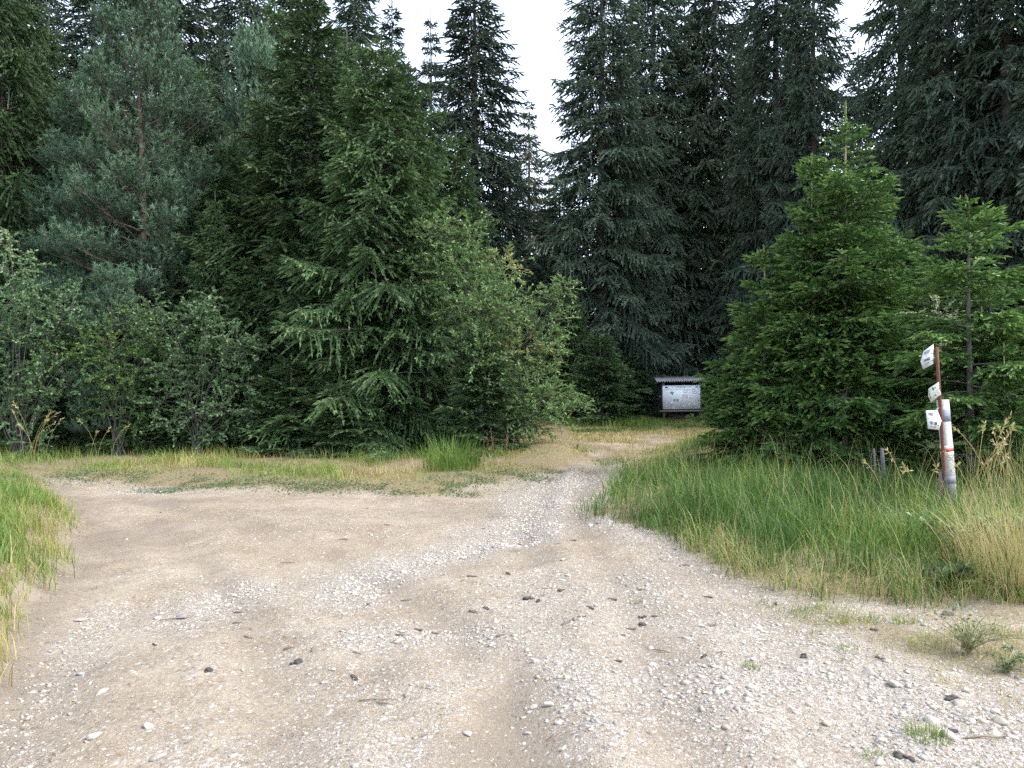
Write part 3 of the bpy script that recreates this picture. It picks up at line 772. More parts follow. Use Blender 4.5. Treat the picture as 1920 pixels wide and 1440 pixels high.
GL = 'conifers along the left forest edge'
GR = 'tall spruces behind the info board'
GY = 'young spruces in the right-hand grass'
TREES = [
    # left forest edge
    ('mid_a', 715, 18.4, 9.9, 3.1, 0.3, 'broad bushy green spruce left of the willow, boughs sweeping down to the grass', GL),
    ('mid_b', 583, 20.0, 11.9, 3.4, 1.9, 'tall green spruce with long outstretched boughs, between the pines and the broad bushy spruce', GL),
    ('mid_b', 855, 20.6, 8.5, 2.0, 4.0, 'spruce with a thin bare leader shoot rising behind the willow top', GL),
    ('dark_small', 905, 17.2, 2.7, 1.25, 0.0, 'low dense dark spruce bush at the foot of the willow', GL),
    ('mid_b', 403, 18.6, 6.2, 1.25, 2.2, 'slim young spruce with long thin leader beside the reddish pine', GL),
    ('pine_a', 265, 20.0, 11.8, 2.9, 0.4, 'blue-green pine with reddish trunk and the tallest bluish crown on the left', GL),
    ('pine_a', 190, 21.3, 9.6, 3.1, 2.5, 'bluish pine spreading to the left of the tall reddish-trunked pine', GL),
    ('pine_b', 478, 22.5, 11.0, 1.5, 1.0, 'narrow pine with upright blue-green candles between two green spruces', GL),
    ('pine_b', 212, 17.3, 3.9, 1.0, 3.0, 'small bushy pine standing above the yellow-green shrub', GL),
    ('mid_b', 92, 24.5, 13.2, 2.2, 0.9, 'spruce with bare pale leader at the upper left, behind the pines', GL),
    ('mid_a', 5, 20.8, 13.5, 3.0, 5.1, 'drooping spruce cut off by the left picture edge', GL),
    ('mid_b', 385, 23.0, 11.4, 1.7, 3.3, 'pointed spruce rising just right of the bluish pine crown', GL),
    ('mid_b', 515, 27.0, 15.4, 2.6, 5.6, 'light green pointed spruce rising behind the narrow candle pine', GL),
    ('mid_b', 650, 25.5, 13.2, 2.3, 2.9, 'green spruce topping out behind the broad bushy spruce, tip near the picture top', GL),
    ('dark_small', 640, 16.6, 1.6, 1.1, 1.0, 'low spruce bush on the verge at the foot of the broad bushy spruce', GL),
    ('dark_small', 300, 17.6, 2.6, 1.4, 2.0, 'dark low spruce under the broadleaf shrubs', GL),
    ('mid_a', 470, 18.6, 4.6, 2.0, 2.6, 'half-grown dark spruce below the candle pine, right of the pale broadleaf shrub', GL),
    ('dark_small', 110, 18.3, 2.8, 1.5, 4.0, 'dark small spruce behind the bare shrub stems at far left', GL),
    ('mid_a', 800, 20.4, 6.0, 2.2, 1.4, 'dark spruce squeezed between the broad bushy spruce and the willow', GL),
    ('dark_small', 545, 17.2, 2.2, 1.35, 5.0, 'low bright-tipped spruce at the grass edge beneath the tall outstretched spruce', GL),
    ('mid_a', 500, 21.5, 9.0, 2.8, 1.1, 'spruce filling the space between the candle pine and the tall outstretched spruce', GL),
    ('mid_a', 335, 22.5, 9.5, 2.8, 3.6, 'spruce half hidden behind the right side of the bluish pine crown', GL),
    ('mid_a', 120, 23.0, 8.5, 2.8, 4.7, 'spruce half hidden behind the left-spreading pine', GL),
    ('mid_b', 780, 22.5, 9.6, 2.4, 0.7, 'green spruce between the broad bushy spruce and the bare-leader spruce', GL),
    ('mid_a', 650, 19.6, 8.4, 2.8, 2.2, 'spruce tucked against the left side of the broad bushy spruce', GL),
    ('mid_a', 765, 19.9, 8.0, 2.4, 3.8, 'spruce tucked against the right side of the broad bushy spruce, left of the willow top', GL),
    ('mid_a', 715, 18.9, 5.2, 2.6, 5.2, 'dense half-grown spruce at the very foot of the broad bushy spruce', GL),
    ('mid_a', 575, 19.2, 5.6, 2.4, 0.2, 'dense half-grown spruce below the tall outstretched spruce', GL),
    ('mid_b', 425, 20.0, 8.0, 2.2, 4.1, 'spruce rising just right of the slim long-leader spruce', GL),
    ('mid_a', 250, 19.4, 4.4, 2.2, 1.7, 'dark half-grown spruce hiding the foot of the reddish pine trunk', GL),
    ('mid_b', 40, 22.0, 9.5, 2.4, 0.4, 'dark spruce rising behind the grey-leaved shrub at far left', GL),
    # dark trees behind the left edge
    ('tall_a', 175, 33, 22, 4.0, 0.2, 'tall dark spruce behind the left pines', GL),
    ('tall_b', 330, 31, 23, 3.8, 1.2, 'tall dark spruce right behind the reddish-trunked pine', GL),
    ('tall_a', 452, 35, 25, 4.0, 2.2, 'tall dark spruce behind the narrow candle pine', GL),
    ('tall_b', 560, 39, 26, 4.2, 3.2, 'tall dark spruce behind the tall outstretched spruce', GL),
    ('tall_a', 40, 34, 25, 4.2, 4.2, 'tall dark spruce filling the top left corner', GL),
    ('tall_b', 665, 35, 22, 3.4, 5.2, 'tall dark spruce behind the top of the broad bushy spruce', GL),
    ('tall_a', -70, 30, 24, 4.2, 0.8, 'tall dark spruce standing just past the left picture edge', GL),
    ('tall_c', 735, 42, 22.5, 3.0, 2.8, 'tall spruce with light gaps left of the thin distant spruce', GL),
    ('tall_c', 808, 48, 24.8, 2.6, 0.6, 'thin spruce with see-through top left of the big dark spruce', GL),
    ('tall_b', 890, 37, 22.6, 4.5, 1.6, 'big dark spruce forming the left side of the sky gap', GL),
    ('far', 992, 72, 28.6, 3.9, 2.6, 'distant pale sunlit spruce at the bottom of the sky gap', None),
    ('far', 1030, 92, 27.5, 4.4, 0.6, 'faint far spruce right of the pale sunlit one in the sky gap', None),
    ('tall_b', 955, 52, 19, 3.6, 2.0, 'dark spruce below the sky gap, left of the path end', None),
    ('tall_a', 1050, 50, 15.5, 4.0, 3.9, 'dark spruce below the sky gap, right of the path end', None),
    # right wall
    ('tall_a', 1128, 37, 25.5, 4.3, 0.5, 'tall dark spruce forming the right side of the sky gap', GR),
    ('tall_b', 1225, 41.5, 28, 4.4, 1.5, 'tall dark spruce directly behind the info board', GR),
    ('tall_a', 1340, 42, 30, 4.4, 2.5, 'tall dark spruce behind the right end of the info board roof', GR),
    ('tall_b', 1455, 37, 28, 3.8, 3.5, 'tall dark spruce behind the left flank of the young spruce clump', GR),
    ('tall_a', 1525, 35, 24.5, 3.2, 4.5, 'tall dark spruce left of the small bright sky window above the young spruce', GR),
    ('tall_b', 1690, 32, 26, 3.4, 5.5, 'tall dark spruce right of the small bright sky window', GR),
    ('tall_a', 1780, 29, 25, 3.6, 0.9, 'tall dark spruce behind the sparse lichened spruce', GR),
    ('tall_b', 1890, 27, 27, 3.8, 1.9, 'tall dark spruce at the right picture edge', GR),
    ('tall_a', 2010, 26, 26, 4.0, 2.9, 'tall dark spruce just past the right picture edge', GR),
    ('tall_c', 1610, 46, 21.5, 3.2, 3.9, 'dark spruce whose tip ends below the small bright sky window', GR),
    ('dark_small', 1125, 30.5, 3.6, 1.9, 2.4, 'low dark spruce at the end of the path, left of the info board', GR),
    ('dark_small', 1180, 35.0, 3.0, 1.7, 0.4, 'low dark spruce close to the left post of the info board', GR),
    ('mid_b', 1060, 34, 6.5, 2.2, 3.4, 'dark half-grown spruce behind the reaching willow branch', GR),
    ('mid_a', 1570, 28, 6.5, 2.2, 4.4, 'dark half-grown spruce filling the gap behind the young spruce clump', GR),
    ('mid_a', 1680, 24, 6.5, 2.6, 5.4, 'dark half-grown spruce behind the signpost', GR),
    # young spruces
    ('young_a', 1585, 13.6, 6.45, 1.88, 0.0, 'bright green young spruce with the tallest leader, in the grass left of the signpost', GY),
    ('young_b', 1522, 13.9, 5.6, 1.25, 1.0, 'second-tallest young spruce close against the left of the tallest one', GY),
    ('young_b', 1432, 14.2, 4.05, 1.25, 2.0, 'shorter young spruce on the left flank of the clump, facing the info board', GY),
    ('young_b', 1665, 14.0, 3.7, 1.25, 3.0, 'low young spruce on the right flank of the clump, behind the sign plates', GY),
    ('young_b', 1375, 14.6, 2.3, 0.85, 4.0, 'smallest young spruce, leftmost of the clump beside the path', GY),
    ('young_b', 1555, 14.3, 4.9, 1.65, 0.6, 'young spruce half hidden inside the clump, just left of the tallest one', GY),
    ('young_b', 1622, 14.4, 4.6, 1.65, 4.4, 'young spruce half hidden inside the clump, just right of the tallest one', GY),
    ('young_b', 1838, 12.7, 3.1, 1.15, 2.2, 'bushy young spruce between the two lichened stems', GY),
    ('sparse', 1818, 12.0, 4.1, 1.35, 0.0, 'thin spruce with grey lichened trunk and sparse bright top, right of the signpost', GY),
    ('sparse', 1856, 12.9, 3.3, 1.3, 2.6, 'second lichened spruce stem, right behind the thin sparse one', GY),
    ('young_b', 1882, 11.4, 2.1, 0.6, 1.2, 'waist-high bright spruce sapling by the right picture edge', GY),
    ('young_b', 1945, 13.5, 3.6, 1.3, 5.2, 'young spruce reaching in from past the right edge', GY),
]
for t_ in TREES:
    plant_tree(*t_)
# dark trees deeper in, seen only through gaps
rb = rng_(99)
deep = [(-60 + i * 118, 46 + rb.uniform(-4, 9)) for i in range(8)] + [(1180, 47), (1290, 43), (1400, 46), (1500, 50), (1730, 44), (1830, 42), (1950, 40)] + \
       [(200, 58), (430, 60), (640, 58), (1240, 60), (1450, 62), (1800, 58), (1070, 72), (930, 84)]
for i, (px, Y) in enumerate(deep):
    lim = 22 if not (900 < px < 1120) else 14
    plant_tree(['tall_a', 'tall_b'][i % 2], px + rb.uniform(-15, 15), Y, lim + rb.uniform(-1, 2) + (0 if 900 < px < 1120 else max(0, (Y - 42) * 0.1)), 4.4, rb.uniform(0, 6),
               'dark spruce deep in the forest, glimpsed through gaps between nearer trees', 'spruces deep in the forest')

# ------------------------------------------------------------------ broadleaf shrubs
def leaf_quads(g, base, d, L, W, rng, tint, m=0):
    n = len(base)
    s = nrm(np.cross(d, UP + rng.normal(size=(n, 3)) * 0.55))
    nn = np.cross(s, d)
    mid = base + d * (L * 0.45)[:, None] - nn * (W * 0.12)[:, None]
    p1 = base + d * (L * 0.5)[:, None] + s * (W / 2)[:, None] + nn * (W * 0.1)[:, None]
    p3 = base + d * (L * 0.5)[:, None] - s * (W / 2)[:, None] + nn * (W * 0.1)[:, None]
    tip = base + d * L[:, None]
    V = np.stack([base, p1, tip, p3], 1).reshape(-1, 3)
    i = np.arange(n)[:, None] * 4
    T = np.concatenate([i + [[0, 1, 2]], i + [[0, 2, 3]]], 0)
    g.add(V, None, T, m, np.concatenate([tint, tint]))

def shrub(name, seed, base, lobes, Y, leafL, leafW, dens, leaf_mat_, label, cat='shrub', group=None, stems_m='bark', fill=1.0, bare=0, depth=0.8, sprays=58, reach=1.1):
    """lobes: (px, py, radius px, tint shift, depth offset m)"""
    rng = rng_(seed)
    bx, by = base
    bz = hz1(bx, by)
    root = empty(name, (bx, by, bz))
    tag(root, label, cat, group)
    st = Geo(); g = Geo()
    for (px, py, rp, ts, dy) in lobes:
        yy = by + dy
        c = np.array([at(px, yy) - bx, dy, zat(py, yy) - bz])
        r = rp / FPX * yy
        # stem to the lobe
        n = 9
        s = np.linspace(0, 1, n)
        p = np.stack([c[0] * s ** 1.5 + 0.06 * np.sin(5 * s + px), c[1] * s ** 1.3 + 0.05 * np.cos(4 * s + py), c[2] * (s ** 0.8) ], -1)
        p[0] += rng.normal(size=3) * np.array([0.08, 0.08, 0])
        st.tube(p, np.linspace(0.013 + 0.004 * r, 0.005, n), 5)
        nt_ = int(dens * fill * (r ** 2) * sprays) + 10
        for k in range(nt_):
            o = rng.normal(size=3); o = o / np.linalg.norm(o)
            rr = r * rng.random() ** 0.55
            start = c + o * rr * 0.75 * np.array([1, depth, 0.85])
            d = nrm(o * np.array([1, 1, 0.45]) + UP * 0.22 + rng.normal(size=3) * 0.35)
            tl = r * rng.uniform(0.3, reach) + 0.10
            m = 6
            ss = np.linspace(0, 1, m)
            q = start + d * (ss * tl)[:, None] - UP * (0.18 * tl * ss ** 2)[:, None]
            st.tube(q, np.linspace(0.006, 0.002, m), 3)
            nl = max(6, int(tl / (leafL * 0.24)))
            ts_ = rng.uniform(0.15, 1.0, nl) * (m - 1.001)
            i = ts_.astype(int); f = (ts_ - i)[:, None]
            b = q[i] * (1 - f) + q[i + 1] * f
            ld = nrm(d + rng.normal(size=(nl, 3)) * np.array([.9, .9, .45]))
            tw = rng.normal() * 0.1
            tint = np.clip(0.42 + ts + tw + rng.normal(size=nl) * 0.16, 0, 1)
            leaf_quads(g, b, ld, leafL * rng.uniform(0.7, 1.2, nl), leafW * rng.uniform(0.8, 1.15, nl), rng, tint)
    for k in range(bare):
        a = rng.uniform(-1, 1); Ht = rng.uniform(0.8, 2.2)
        s = np.linspace(0, 1, 8)
        q = np.stack([a * 1.6 * s ** 1.2 + 0.12 * rng.normal() * np.sin(6 * s), rng.normal() * 0.4 * s, Ht * np.sin(s * rng.uniform(1.4, 2.4))], -1)
        st.tube(q, np.linspace(0.014, 0.004, 8), 4)
    link('stems', st.mesh('shrub_stems', [M[stems_m]]), root)
    link('foliage', g.mesh('shrub_foliage', [leaf_mat_]), root)
    return root

wb = (at(965, 17.7), 17.7)
W_LOBES = [(828, 440, 52, .1, 0), (880, 430, 40, .15, .3), (790, 515, 48, 0, 0), (865, 515, 70, 0.02, 0), (940, 500, 48, .30, .3), (900, 590, 75, 0, -.4), (955, 585, 62, .12, 0),
           (1035, 560, 38, .1, .4), (1062, 540, 26, .18, .3), (1018, 610, 50, .05, .4), (968, 660, 66, .28, 0), (890, 665, 66, -.04, -.5), (1030, 650, 40, .1, .2), (820, 585, 55, -.05, 0.2),
           (985, 735, 62, .06, -.3), (1040, 745, 46, .05, 0), (1085, 762, 30, .1, .2), (1010, 775, 55, .0, -.4), (930, 730, 50, 0, -.2), (1000, 800, 40, .05, -.5)]
shrub('willow_shrub', 51, wb, W_LOBES, wb[1], 0.098, 0.032, 1.7, M['willow_leaf'], 'large grey-green willow shrub with yellowing leaves leaning over the path, right of the bushy spruce', sprays=92, reach=0.8)
lb = (at(35, 16.4), 16.4)
shrub('broadleaf_shrub', 52, lb, [(18, 500, 40, .1, 0), (55, 560, 50, 0, 0), (105, 615, 45, 0, .2), (30, 635, 55, -.05, 0), (90, 690, 36, 0, 0), (-10, 580, 60, 0, .3), (20, 715, 36, -.08, 0), (10, 455, 22, .45, 0), (20, 780, 34, -.1, -.2), (70, 750, 34, -.1, -.1), (120, 740, 30, -.1, 0), (135, 560, 30, .05, .3), (60, 830, 26, -.1, -.2)],
      16.4, 0.075, 0.05, 2.3, M['grey_leaf'], 'grey-leaved broadleaf shrub with bare arching stems at the left edge', group='broadleaf shrubs on the left verge', bare=16)
lb = (at(222, 16.6), 16.6)
shrub('broadleaf_shrub', 53, lb, [(118, 668, 30, .22, 0), (165, 655, 34, .12, 0), (205, 640, 36, .08, 0), (215, 690, 45, .05, 0), (225, 730, 36, .02, -.1), (205, 762, 30, 0, -.1), (250, 765, 34, 0, 0), (245, 600, 36, .05, .2), (260, 690, 38, 0, 0), (285, 640, 34, .05, .1), (90, 690, 22, .2, 0), (245, 800, 18, 0, -.1)],
      16.6, 0.06, 0.036, 2.6, M['bright_leaf'], 'small yellow-green broadleaf shrub on a single thin stem, left verge', group='broadleaf shrubs on the left verge')
lb = (at(372, 16.6), 16.6)
shrub('broadleaf_shrub', 54, lb, [(318, 612, 38, 0, 0), (375, 605, 40, .05, 0), (430, 640, 42, 0, 0), (470, 655, 24, .05, 0), (400, 675, 46, -.05, .1), (310, 690, 30, .1, -.2), (345, 705, 36, .05, -.1), (370, 775, 32, .05, -.2), (425, 768, 34, .1, -.2), (325, 795, 28, .05, -.3), (395, 560, 24, .1, .1), (450, 720, 36, 0, 0), (300, 750, 30, 0, -.2), (375, 730, 34, 0, 0), (400, 810, 26, 0, -.2), (285, 580, 30, .05, .2), (455, 780, 22, .05, -.1)],
      16.6, 0.07, 0.046, 2.3, M['grey_leaf'], 'pale-leaved broadleaf shrub with spreading low branches, right of the yellow-green one', group='broadleaf shrubs on the left verge')
lb = (at(1770, 19.5), 19.5)
shrub('broadleaf_shrub', 55, lb, [(1760, 590, 46, .1, 0), (1735, 640, 50, .05, 0), (1790, 650, 46, .1, .2), (1760, 700, 50, 0, 0), (1880, 640, 50, .15, .5), (1900, 720, 60, .1, .3), (1830, 720, 50, .05, .2), (1780, 760, 50, -.05, 0)],
      19.5, 0.075, 0.04, 1.0, M['pale_leaf'], 'pale yellowish shrub seen behind the signpost and the lichened spruces')

# ------------------------------------------------------------------ info board
def build_board():
    Y = 33.0; X = at(1278, Y); z0 = hz1(X, Y)
    root = empty('info_board', (X, Y, z0), R(-3))
    root.rotation_euler = (0, R(-0.9), R(-3))
    tag(root, 'roofed wooden notice board with white printed map panel at the end of the path', 'notice board')
    wood = flat_mat('weathered_board_wood', (0.17, 0.155, 0.14), 0.35, 14, 0.9)
    dark = flat_mat('dark_board_wood', (0.05, 0.043, 0.038), 0.3, 14, 0.9)
    green = flat_mat('green_board_frame', (0.05, 0.13, 0.10), 0.15, 10, 0.6)
    white = flat_mat('white_poster_print', (0.84, 0.86, 0.87), 0.02, 6, 0.35, 0.4)
    k = Y / FPX
    for sx in (-0.74, 0.80):
        g = Geo(); g.box((sx, 0.06, 0.80), (0.10, 0.10, 1.66)); link('post', g.mesh('board_post', [wood]), root)
        g = Geo(); g.box((sx, 0.95, 0.86), (0.10, 0.10, 1.78)); link('rear_post', g.mesh('board_rear_post', [dark]), root)
    for z, wd, d_ in ((0.425, 1.90, -0.05), (1.05, 1.86, 0.155)):
        g = Geo(); g.box((0.02, d_, z), (wd, 0.09, 0.07)); link('rail', g.mesh('board_rail', [wood]), root)
    for i in range(6):
        g = Geo(); g.box((0.03 , 0.135 if i < 0 else 1.03, 0.40 + i * 0.235), (1.75, 0.03, 0.225)); link('plank', g.mesh('board_plank', [dark]), root)
    g = Geo()
    zc, hh, ww = 1.00, 1.0, 1.58
    g.box((0, -0.03, zc), (ww + 0.07, 0.05, hh + 0.07)); fr = link('panel', g.mesh('board_panel', [green]), root)
    g = Geo(); g.box((0, -0.061, zc + 0.012), (ww, 0.01, hh)); po = link('poster', g.mesh('board_poster', [white]), root)
    yf = -0.0685
    # print on the panel: (u0,v0,u1,v1) fractions from the top left, colour
    ink = {}
    def inkm(c):
        c = tuple(0.35 * 0.84 + 0.65 * q for q in c) if min(c) > 0.28 else c
        if c not in ink: ink[c] = flat_mat('poster_ink', c, 0.08, 30, 0.5)
        return ink[c]
    def pr(u0, v0, u1, v1, c, name='print'):
        g = Geo()
        cx = -ww / 2 + (u0 + u1) / 2 * ww; cz = zc + 0.012 + hh / 2 - (v0 + v1) / 2 * hh
        g.box((cx, yf, cz), ((u1 - u0) * ww, 0.005, (v1 - v0) * hh)); link(name, g.mesh('poster_print', [inkm(c)]), po)
    grey = (0.35, 0.38, 0.42); navy = (0.03, 0.04, 0.16); lgrey = (0.55, 0.58, 0.62); pink = (0.62, 0.48, 0.52)
    pr(.07, .035, .135, .10, navy, 'flag')
    pr(.25, .042, .36, .062, grey, 'title_line'); pr(.37, .036, .44, .060, (0.12, 0.14, 0.2), 'title_line'); pr(.45, .04, .62, .062, (0.18, 0.2, 0.26), 'title_line'); pr(.68, .03, .77, .048, grey, 'title_line')
    pr(.36, .085, .62, .098, lgrey, 'title_line')
    pr(.87, .04, .94, .085, (0.20, 0.38, 0.45), 'emblem')
    pr(.01, .155, .99, .166, grey, 'rule_line')
    pr(.44, .56, .99, .567, lgrey, 'rule_line'); pr(.745, .17, .75, .99, lgrey, 'rule_line'); pr(.435, .57, .44, .99, lgrey, 'rule_line'); pr(.04, .69, .43, .697, lgrey, 'rule_line')
    pr(.29, .57, .425, .665, (0.06, 0.22, 0.21), 'caption_box')
    g = Geo()
    for i, (a, b) in enumerate([(.32, .035), (.36, .03)]):
        cz = zc + 0.012 + hh / 2 - (.57 + .03 + i * .035) * hh
        g.box((-ww / 2 + .357 * ww, yf - 0.005, cz), (.09 * ww, 0.004, 0.012))
    link('caption_text', g.mesh('poster_print', [white]), po)
    # green map shape
    for u0, v0, u1, v1 in ((.20, .27, .30, .33), (.225, .23, .27, .28), (.235, .33, .275, .38), (.19, .29, .22, .31)):
        pr(u0, v0, u1, v1, (0.10, 0.42, 0.26) if v0 > .25 else (0.42, 0.66, 0.52), 'map_patch')
    rq = random.Random(4)
    g = Geo()
    for i in range(46):
        u, v = rq.uniform(.04, .44), rq.uniform(.19, .54)
        g.box((-ww / 2 + u * ww, yf, zc + 0.012 + hh / 2 - v * hh), (rq.uniform(.006, .03), 0.004, .009))
    tag(link('map_marks', g.mesh('poster_print', [inkm((0.3, 0.36, 0.38))]), po), kind='stuff')
    def text_block(u0, u1, v0, v1, rows, c, h=0.22):
        g = Geo()
        st = (v1 - v0) / rows
        for i in range(rows):
            a = u0 + rq.uniform(0, .02); b = u1 - rq.uniform(0, (u1 - u0) * .35)
            g.box((-ww / 2 + (a + b) / 2 * ww, yf, zc + 0.012 + hh / 2 - (v0 + (i + .5) * st) * hh), ((b - a) * ww, 0.004, st * hh * h))
        link('text_block', g.mesh('poster_print', [inkm(c)]), po)
    text_block(.52, .72, .19, .33, 5, lgrey); text_block(.50, .72, .36, .54, 7, (0.72, 0.58, 0.60), .5)
    text_block(.77, .97, .19, .36, 5, (0.48, 0.54, 0.70)); text_block(.78, .95, .40, .53, 5, (0.62, 0.58, 0.66)); text_block(.78, .95, .60, .88, 8, (0.68, 0.7, 0.72), .25)
    text_block(.05, .18, .72, .84, 5, pink); text_block(.28, .42, .72, .84, 5, pink); pr(.20, .72, .265, .80, (0.62, 0.36, 0.40), 'photo_print')
    text_block(.05, .20, .88, .98, 4, pink); text_block(.24, .42, .88, .98, 4, lgrey)
    text_block(.47, .60, .60, .74, 3, lgrey, .2); text_block(.60, .70, .68, .74, 2, (0.45, 0.5, 0.5)); text_block(.50, .66, .82, .92, 3, lgrey, .2)
    pr(.67, .78, .735, .85, (0.60, 0.66, 0.22), 'map_patch'); pr(.69, .85, .72, .89, (0.66, 0.70, 0.36), 'map_patch')
    pr(.79, .92, .81, .955, navy, 'emblem'); pr(.87, .92, .91, .95, grey, 'emblem'); pr(.955, .91, .97, .95, grey, 'emblem')
    # corrugated roof
    n = 23; per = 8
    u = np.linspace(0, 1, n * per + 1)
    xx = -1.06 + u * 2.35
    wv = 0.028 * np.cos(u * n * 2 * PI)
    Vt = []
    for (yy, zz) in ((-0.16, 1.70), (0.45, 1.81), (1.25, 1.90)):
        for th in (0.0, -0.008):
            Vt.append(np.stack([xx, np.full_like(xx, yy), zz + wv + th], -1))
    m = len(xx)
    V = np.vstack(Vt); Q = []
    for a, b, fl in ((0, 2, 0), (2, 4, 0), (3, 1, 0), (5, 3, 0), (1, 0, 0), (4, 5, 0)):
        i = np.arange(m - 1)
        Q.append(np.stack([a * m + i, a * m + i + 1, b * m + i + 1, b * m + i], -1))
    g = Geo(); g.add(V, np.vstack(Q))
    def b_roof(t, p):
        nz = noise(t, 9, 6, .7)
        t.links.new(ramp(t, nz, [(0.3, (0.10, 0.095, 0.09)), (0.5, (0.30, 0.29, 0.28)), (0.7, (0.48, 0.46, 0.44))]), p.inputs['Base Color'])
    link('roof', g.mesh('board_roof', [mat('weathered_corrugated_sheet', b_roof)], True), root)
    g = Geo(); g.box((0.05, 0.06, 1.655), (2.0, 0.09, 0.06)); link('beam', g.mesh('board_beam', [dark]), root)
build_board()

# ------------------------------------------------------------------ signpost
def build_signpost():
    Yp = 9.75
    bx = at(1785, Yp); bz = hz1(bx, Yp)
    root = empty('signpost', (bx, Yp, bz))
    tag(root, 'leaning concrete post with painted bands and a rusty pole carrying three white arrow plates', 'signpost')
    def b_conc(t, p):
        nz = noise(t, 45, 6, .7); n2_ = noise(t, 7, 4)
        c = ramp(t, nz, [(0.32, (0.13, 0.125, 0.115)), (0.40, (0.40, 0.39, 0.37)), (0.7, (0.54, 0.53, 0.51))])
        c = mixc(t, 1.0, c, ramp(t, n2_, [(0.3, (.8, .8, .78)), (.7, (1.05, 1.05, 1.05))]), 'MULTIPLY')
        t.links.new(c, p.inputs['Base Color'])
        bp = N(t, 'ShaderNodeBump'); bp.inputs['Strength'].default_value = 0.5; bp.inputs['Distance'].default_value = 0.01
        t.links.new(nz, bp.inputs['Height']); t.links.new(bp.outputs[0], p.inputs['Normal'])
    conc = mat('weathered_concrete', b_conc)
    def paint(name, c, worn):
        def b(t, p):
            nz = noise(t, 28, 6, .75)
            t.links.new(ramp(t, nz, [(worn, (0.30, 0.29, 0.27)), (worn + 0.1, c)]), p.inputs['Base Color'])
            p.inputs['Roughness'].default_value = 0.6
        return mat(name, b)
    white = paint('white_band_paint', (0.78, 0.78, 0.76), 0.25)
    red = paint('red_band_paint', (0.38, 0.045, 0.04), 0.25)
    blue = paint('faded_blue_band_paint', (0.20, 0.21, 0.27), 0.38)
    k = Yp / FPX
    def P(px, py):
        return np.array([at(px, Yp) - bx, 0.0, zat(py, Yp) - bz])
    a, b = P(1785, 955), P(1767.5, 750)
    a = a + (a - b) * 0.12
    ax = nrm(b - a)
    sx = nrm(np.cross(np.array([0, 1.0, 0]), ax)); sy = np.cross(ax, sx)
    yaw = R(14)
    s1 = sx * math.cos(yaw) + sy * math.sin(yaw); s2 = -sx * math.sin(yaw) + sy * math.cos(yaw)
    def slab(p0, p1, w0, m, name, ch=0.16):
        """chamfered square section between two points"""
        g = Geo()
        h = w0 / 2; c = h * (1 - ch * 2)
        prof = [(h, -c), (h, c), (c, h), (-c, h), (-h, c), (-h, -c), (-c, -h), (c, -h)]
        V = [p + s1 * u + s2 * v for p in (p0, p1) for u, v in prof]
        V += [p0, p1]
        Q = [(i, (i + 1) % 8, 8 + (i + 1) % 8, 8 + i) for i in range(8)]
        T = [(8 + i, 8 + (i + 1) % 8, 17) for i in range(8)] + [((i + 1) % 8, i, 16) for i in range(8)]
        g.add(V, Q, T)
        return g.mesh(name, [m])
    post = link('concrete_post', slab(a, b, 0.118, conc, 'concrete_post'), root)
    def band(y0, y1, m):
        f0 = (955 - y0) / 205.0; f1 = (955 - y1) / 205.0
        A0, B0 = P(1785, 955), P(1767.5, 750)
        link('painted_band', slab(A0 + (B0 - A0) * f0, A0 + (B0 - A0) * f1, 0.1215, m, 'painted_band'), post)
    band(841, 834.5, white); band(846.5, 841, red); band(853, 846.5, white); band(906, 892, blue); band(790, 768, blue)
    # rusty pole, just in front-left of the post
    def b_rust(t, p):
        nz = noise(t, 40, 6, .7)
        t.links.new(ramp(t, nz, [(0.3, (0.05, 0.025, 0.02)), (0.55, (0.14, 0.05, 0.032)), (0.75, (0.22, 0.10, 0.065))]), p.inputs['Base Color'])
    rust = mat('rusty_red_pole', b_rust)
    off = np.array([0, -0.085, 0])
    g = Geo()
    p0, p1 = P(1768, 962) + off, P(1749, 652) + off
    g.tube([p0 + (p1 - p0) * q for q in np.linspace(0, 1, 6)], 0.021, 10, cap=True)
    link('metal_pole', g.mesh('metal_pole', [rust], True), root)
    g = Geo(); g.tube([p0, p0 + (p1 - p0) * 0.13, p0 + (p1 - p0) * 0.26], 0.0225, 10, cap=True)
    link('pole_foot', g.mesh('pole_foot', [flat_mat('dark_rusted_pole_foot', (0.045, 0.035, 0.03), 0.4)], True), root)
    # plates: pixel outlines put on their own tilted planes through the pole
    def b_plate(t, p):
        nz = noise(t, 14, 6, .7)
        t.links.new(ramp(t, nz, [(0.28, (0.42, 0.42, 0.42)), (0.45, (0.66, 0.67, 0.68)), (0.8, (0.76, 0.77, 0.78))]), p.inputs['Base Color'])
        p.inputs['Roughness'].default_value = 0.5
    pw = mat('white_plate_paint', b_plate)
    def b_plate2(t, p):
        nz = noise(t, 14, 6, .7)
        t.links.new(ramp(t, nz, [(0.28, (0.40, 0.39, 0.33)), (0.45, (0.62, 0.61, 0.53)), (0.8, (0.70, 0.69, 0.62))]), p.inputs['Base Color'])
        p.inputs['Roughness'].default_value = 0.5
    pc = mat('cream_plate_paint', b_plate2)
    inkd = flat_mat('sign_ink', (0.05, 0.05, 0.06), 0.2)
    inkl = flat_mat('faded_sign_ink', (0.24, 0.24, 0.27), 0.2)
    inkg = flat_mat('green_sign_paint', (0.10, 0.22, 0.08), 0.2)
    camw = np.array([-bx, -Yp, CAM_H - bz])
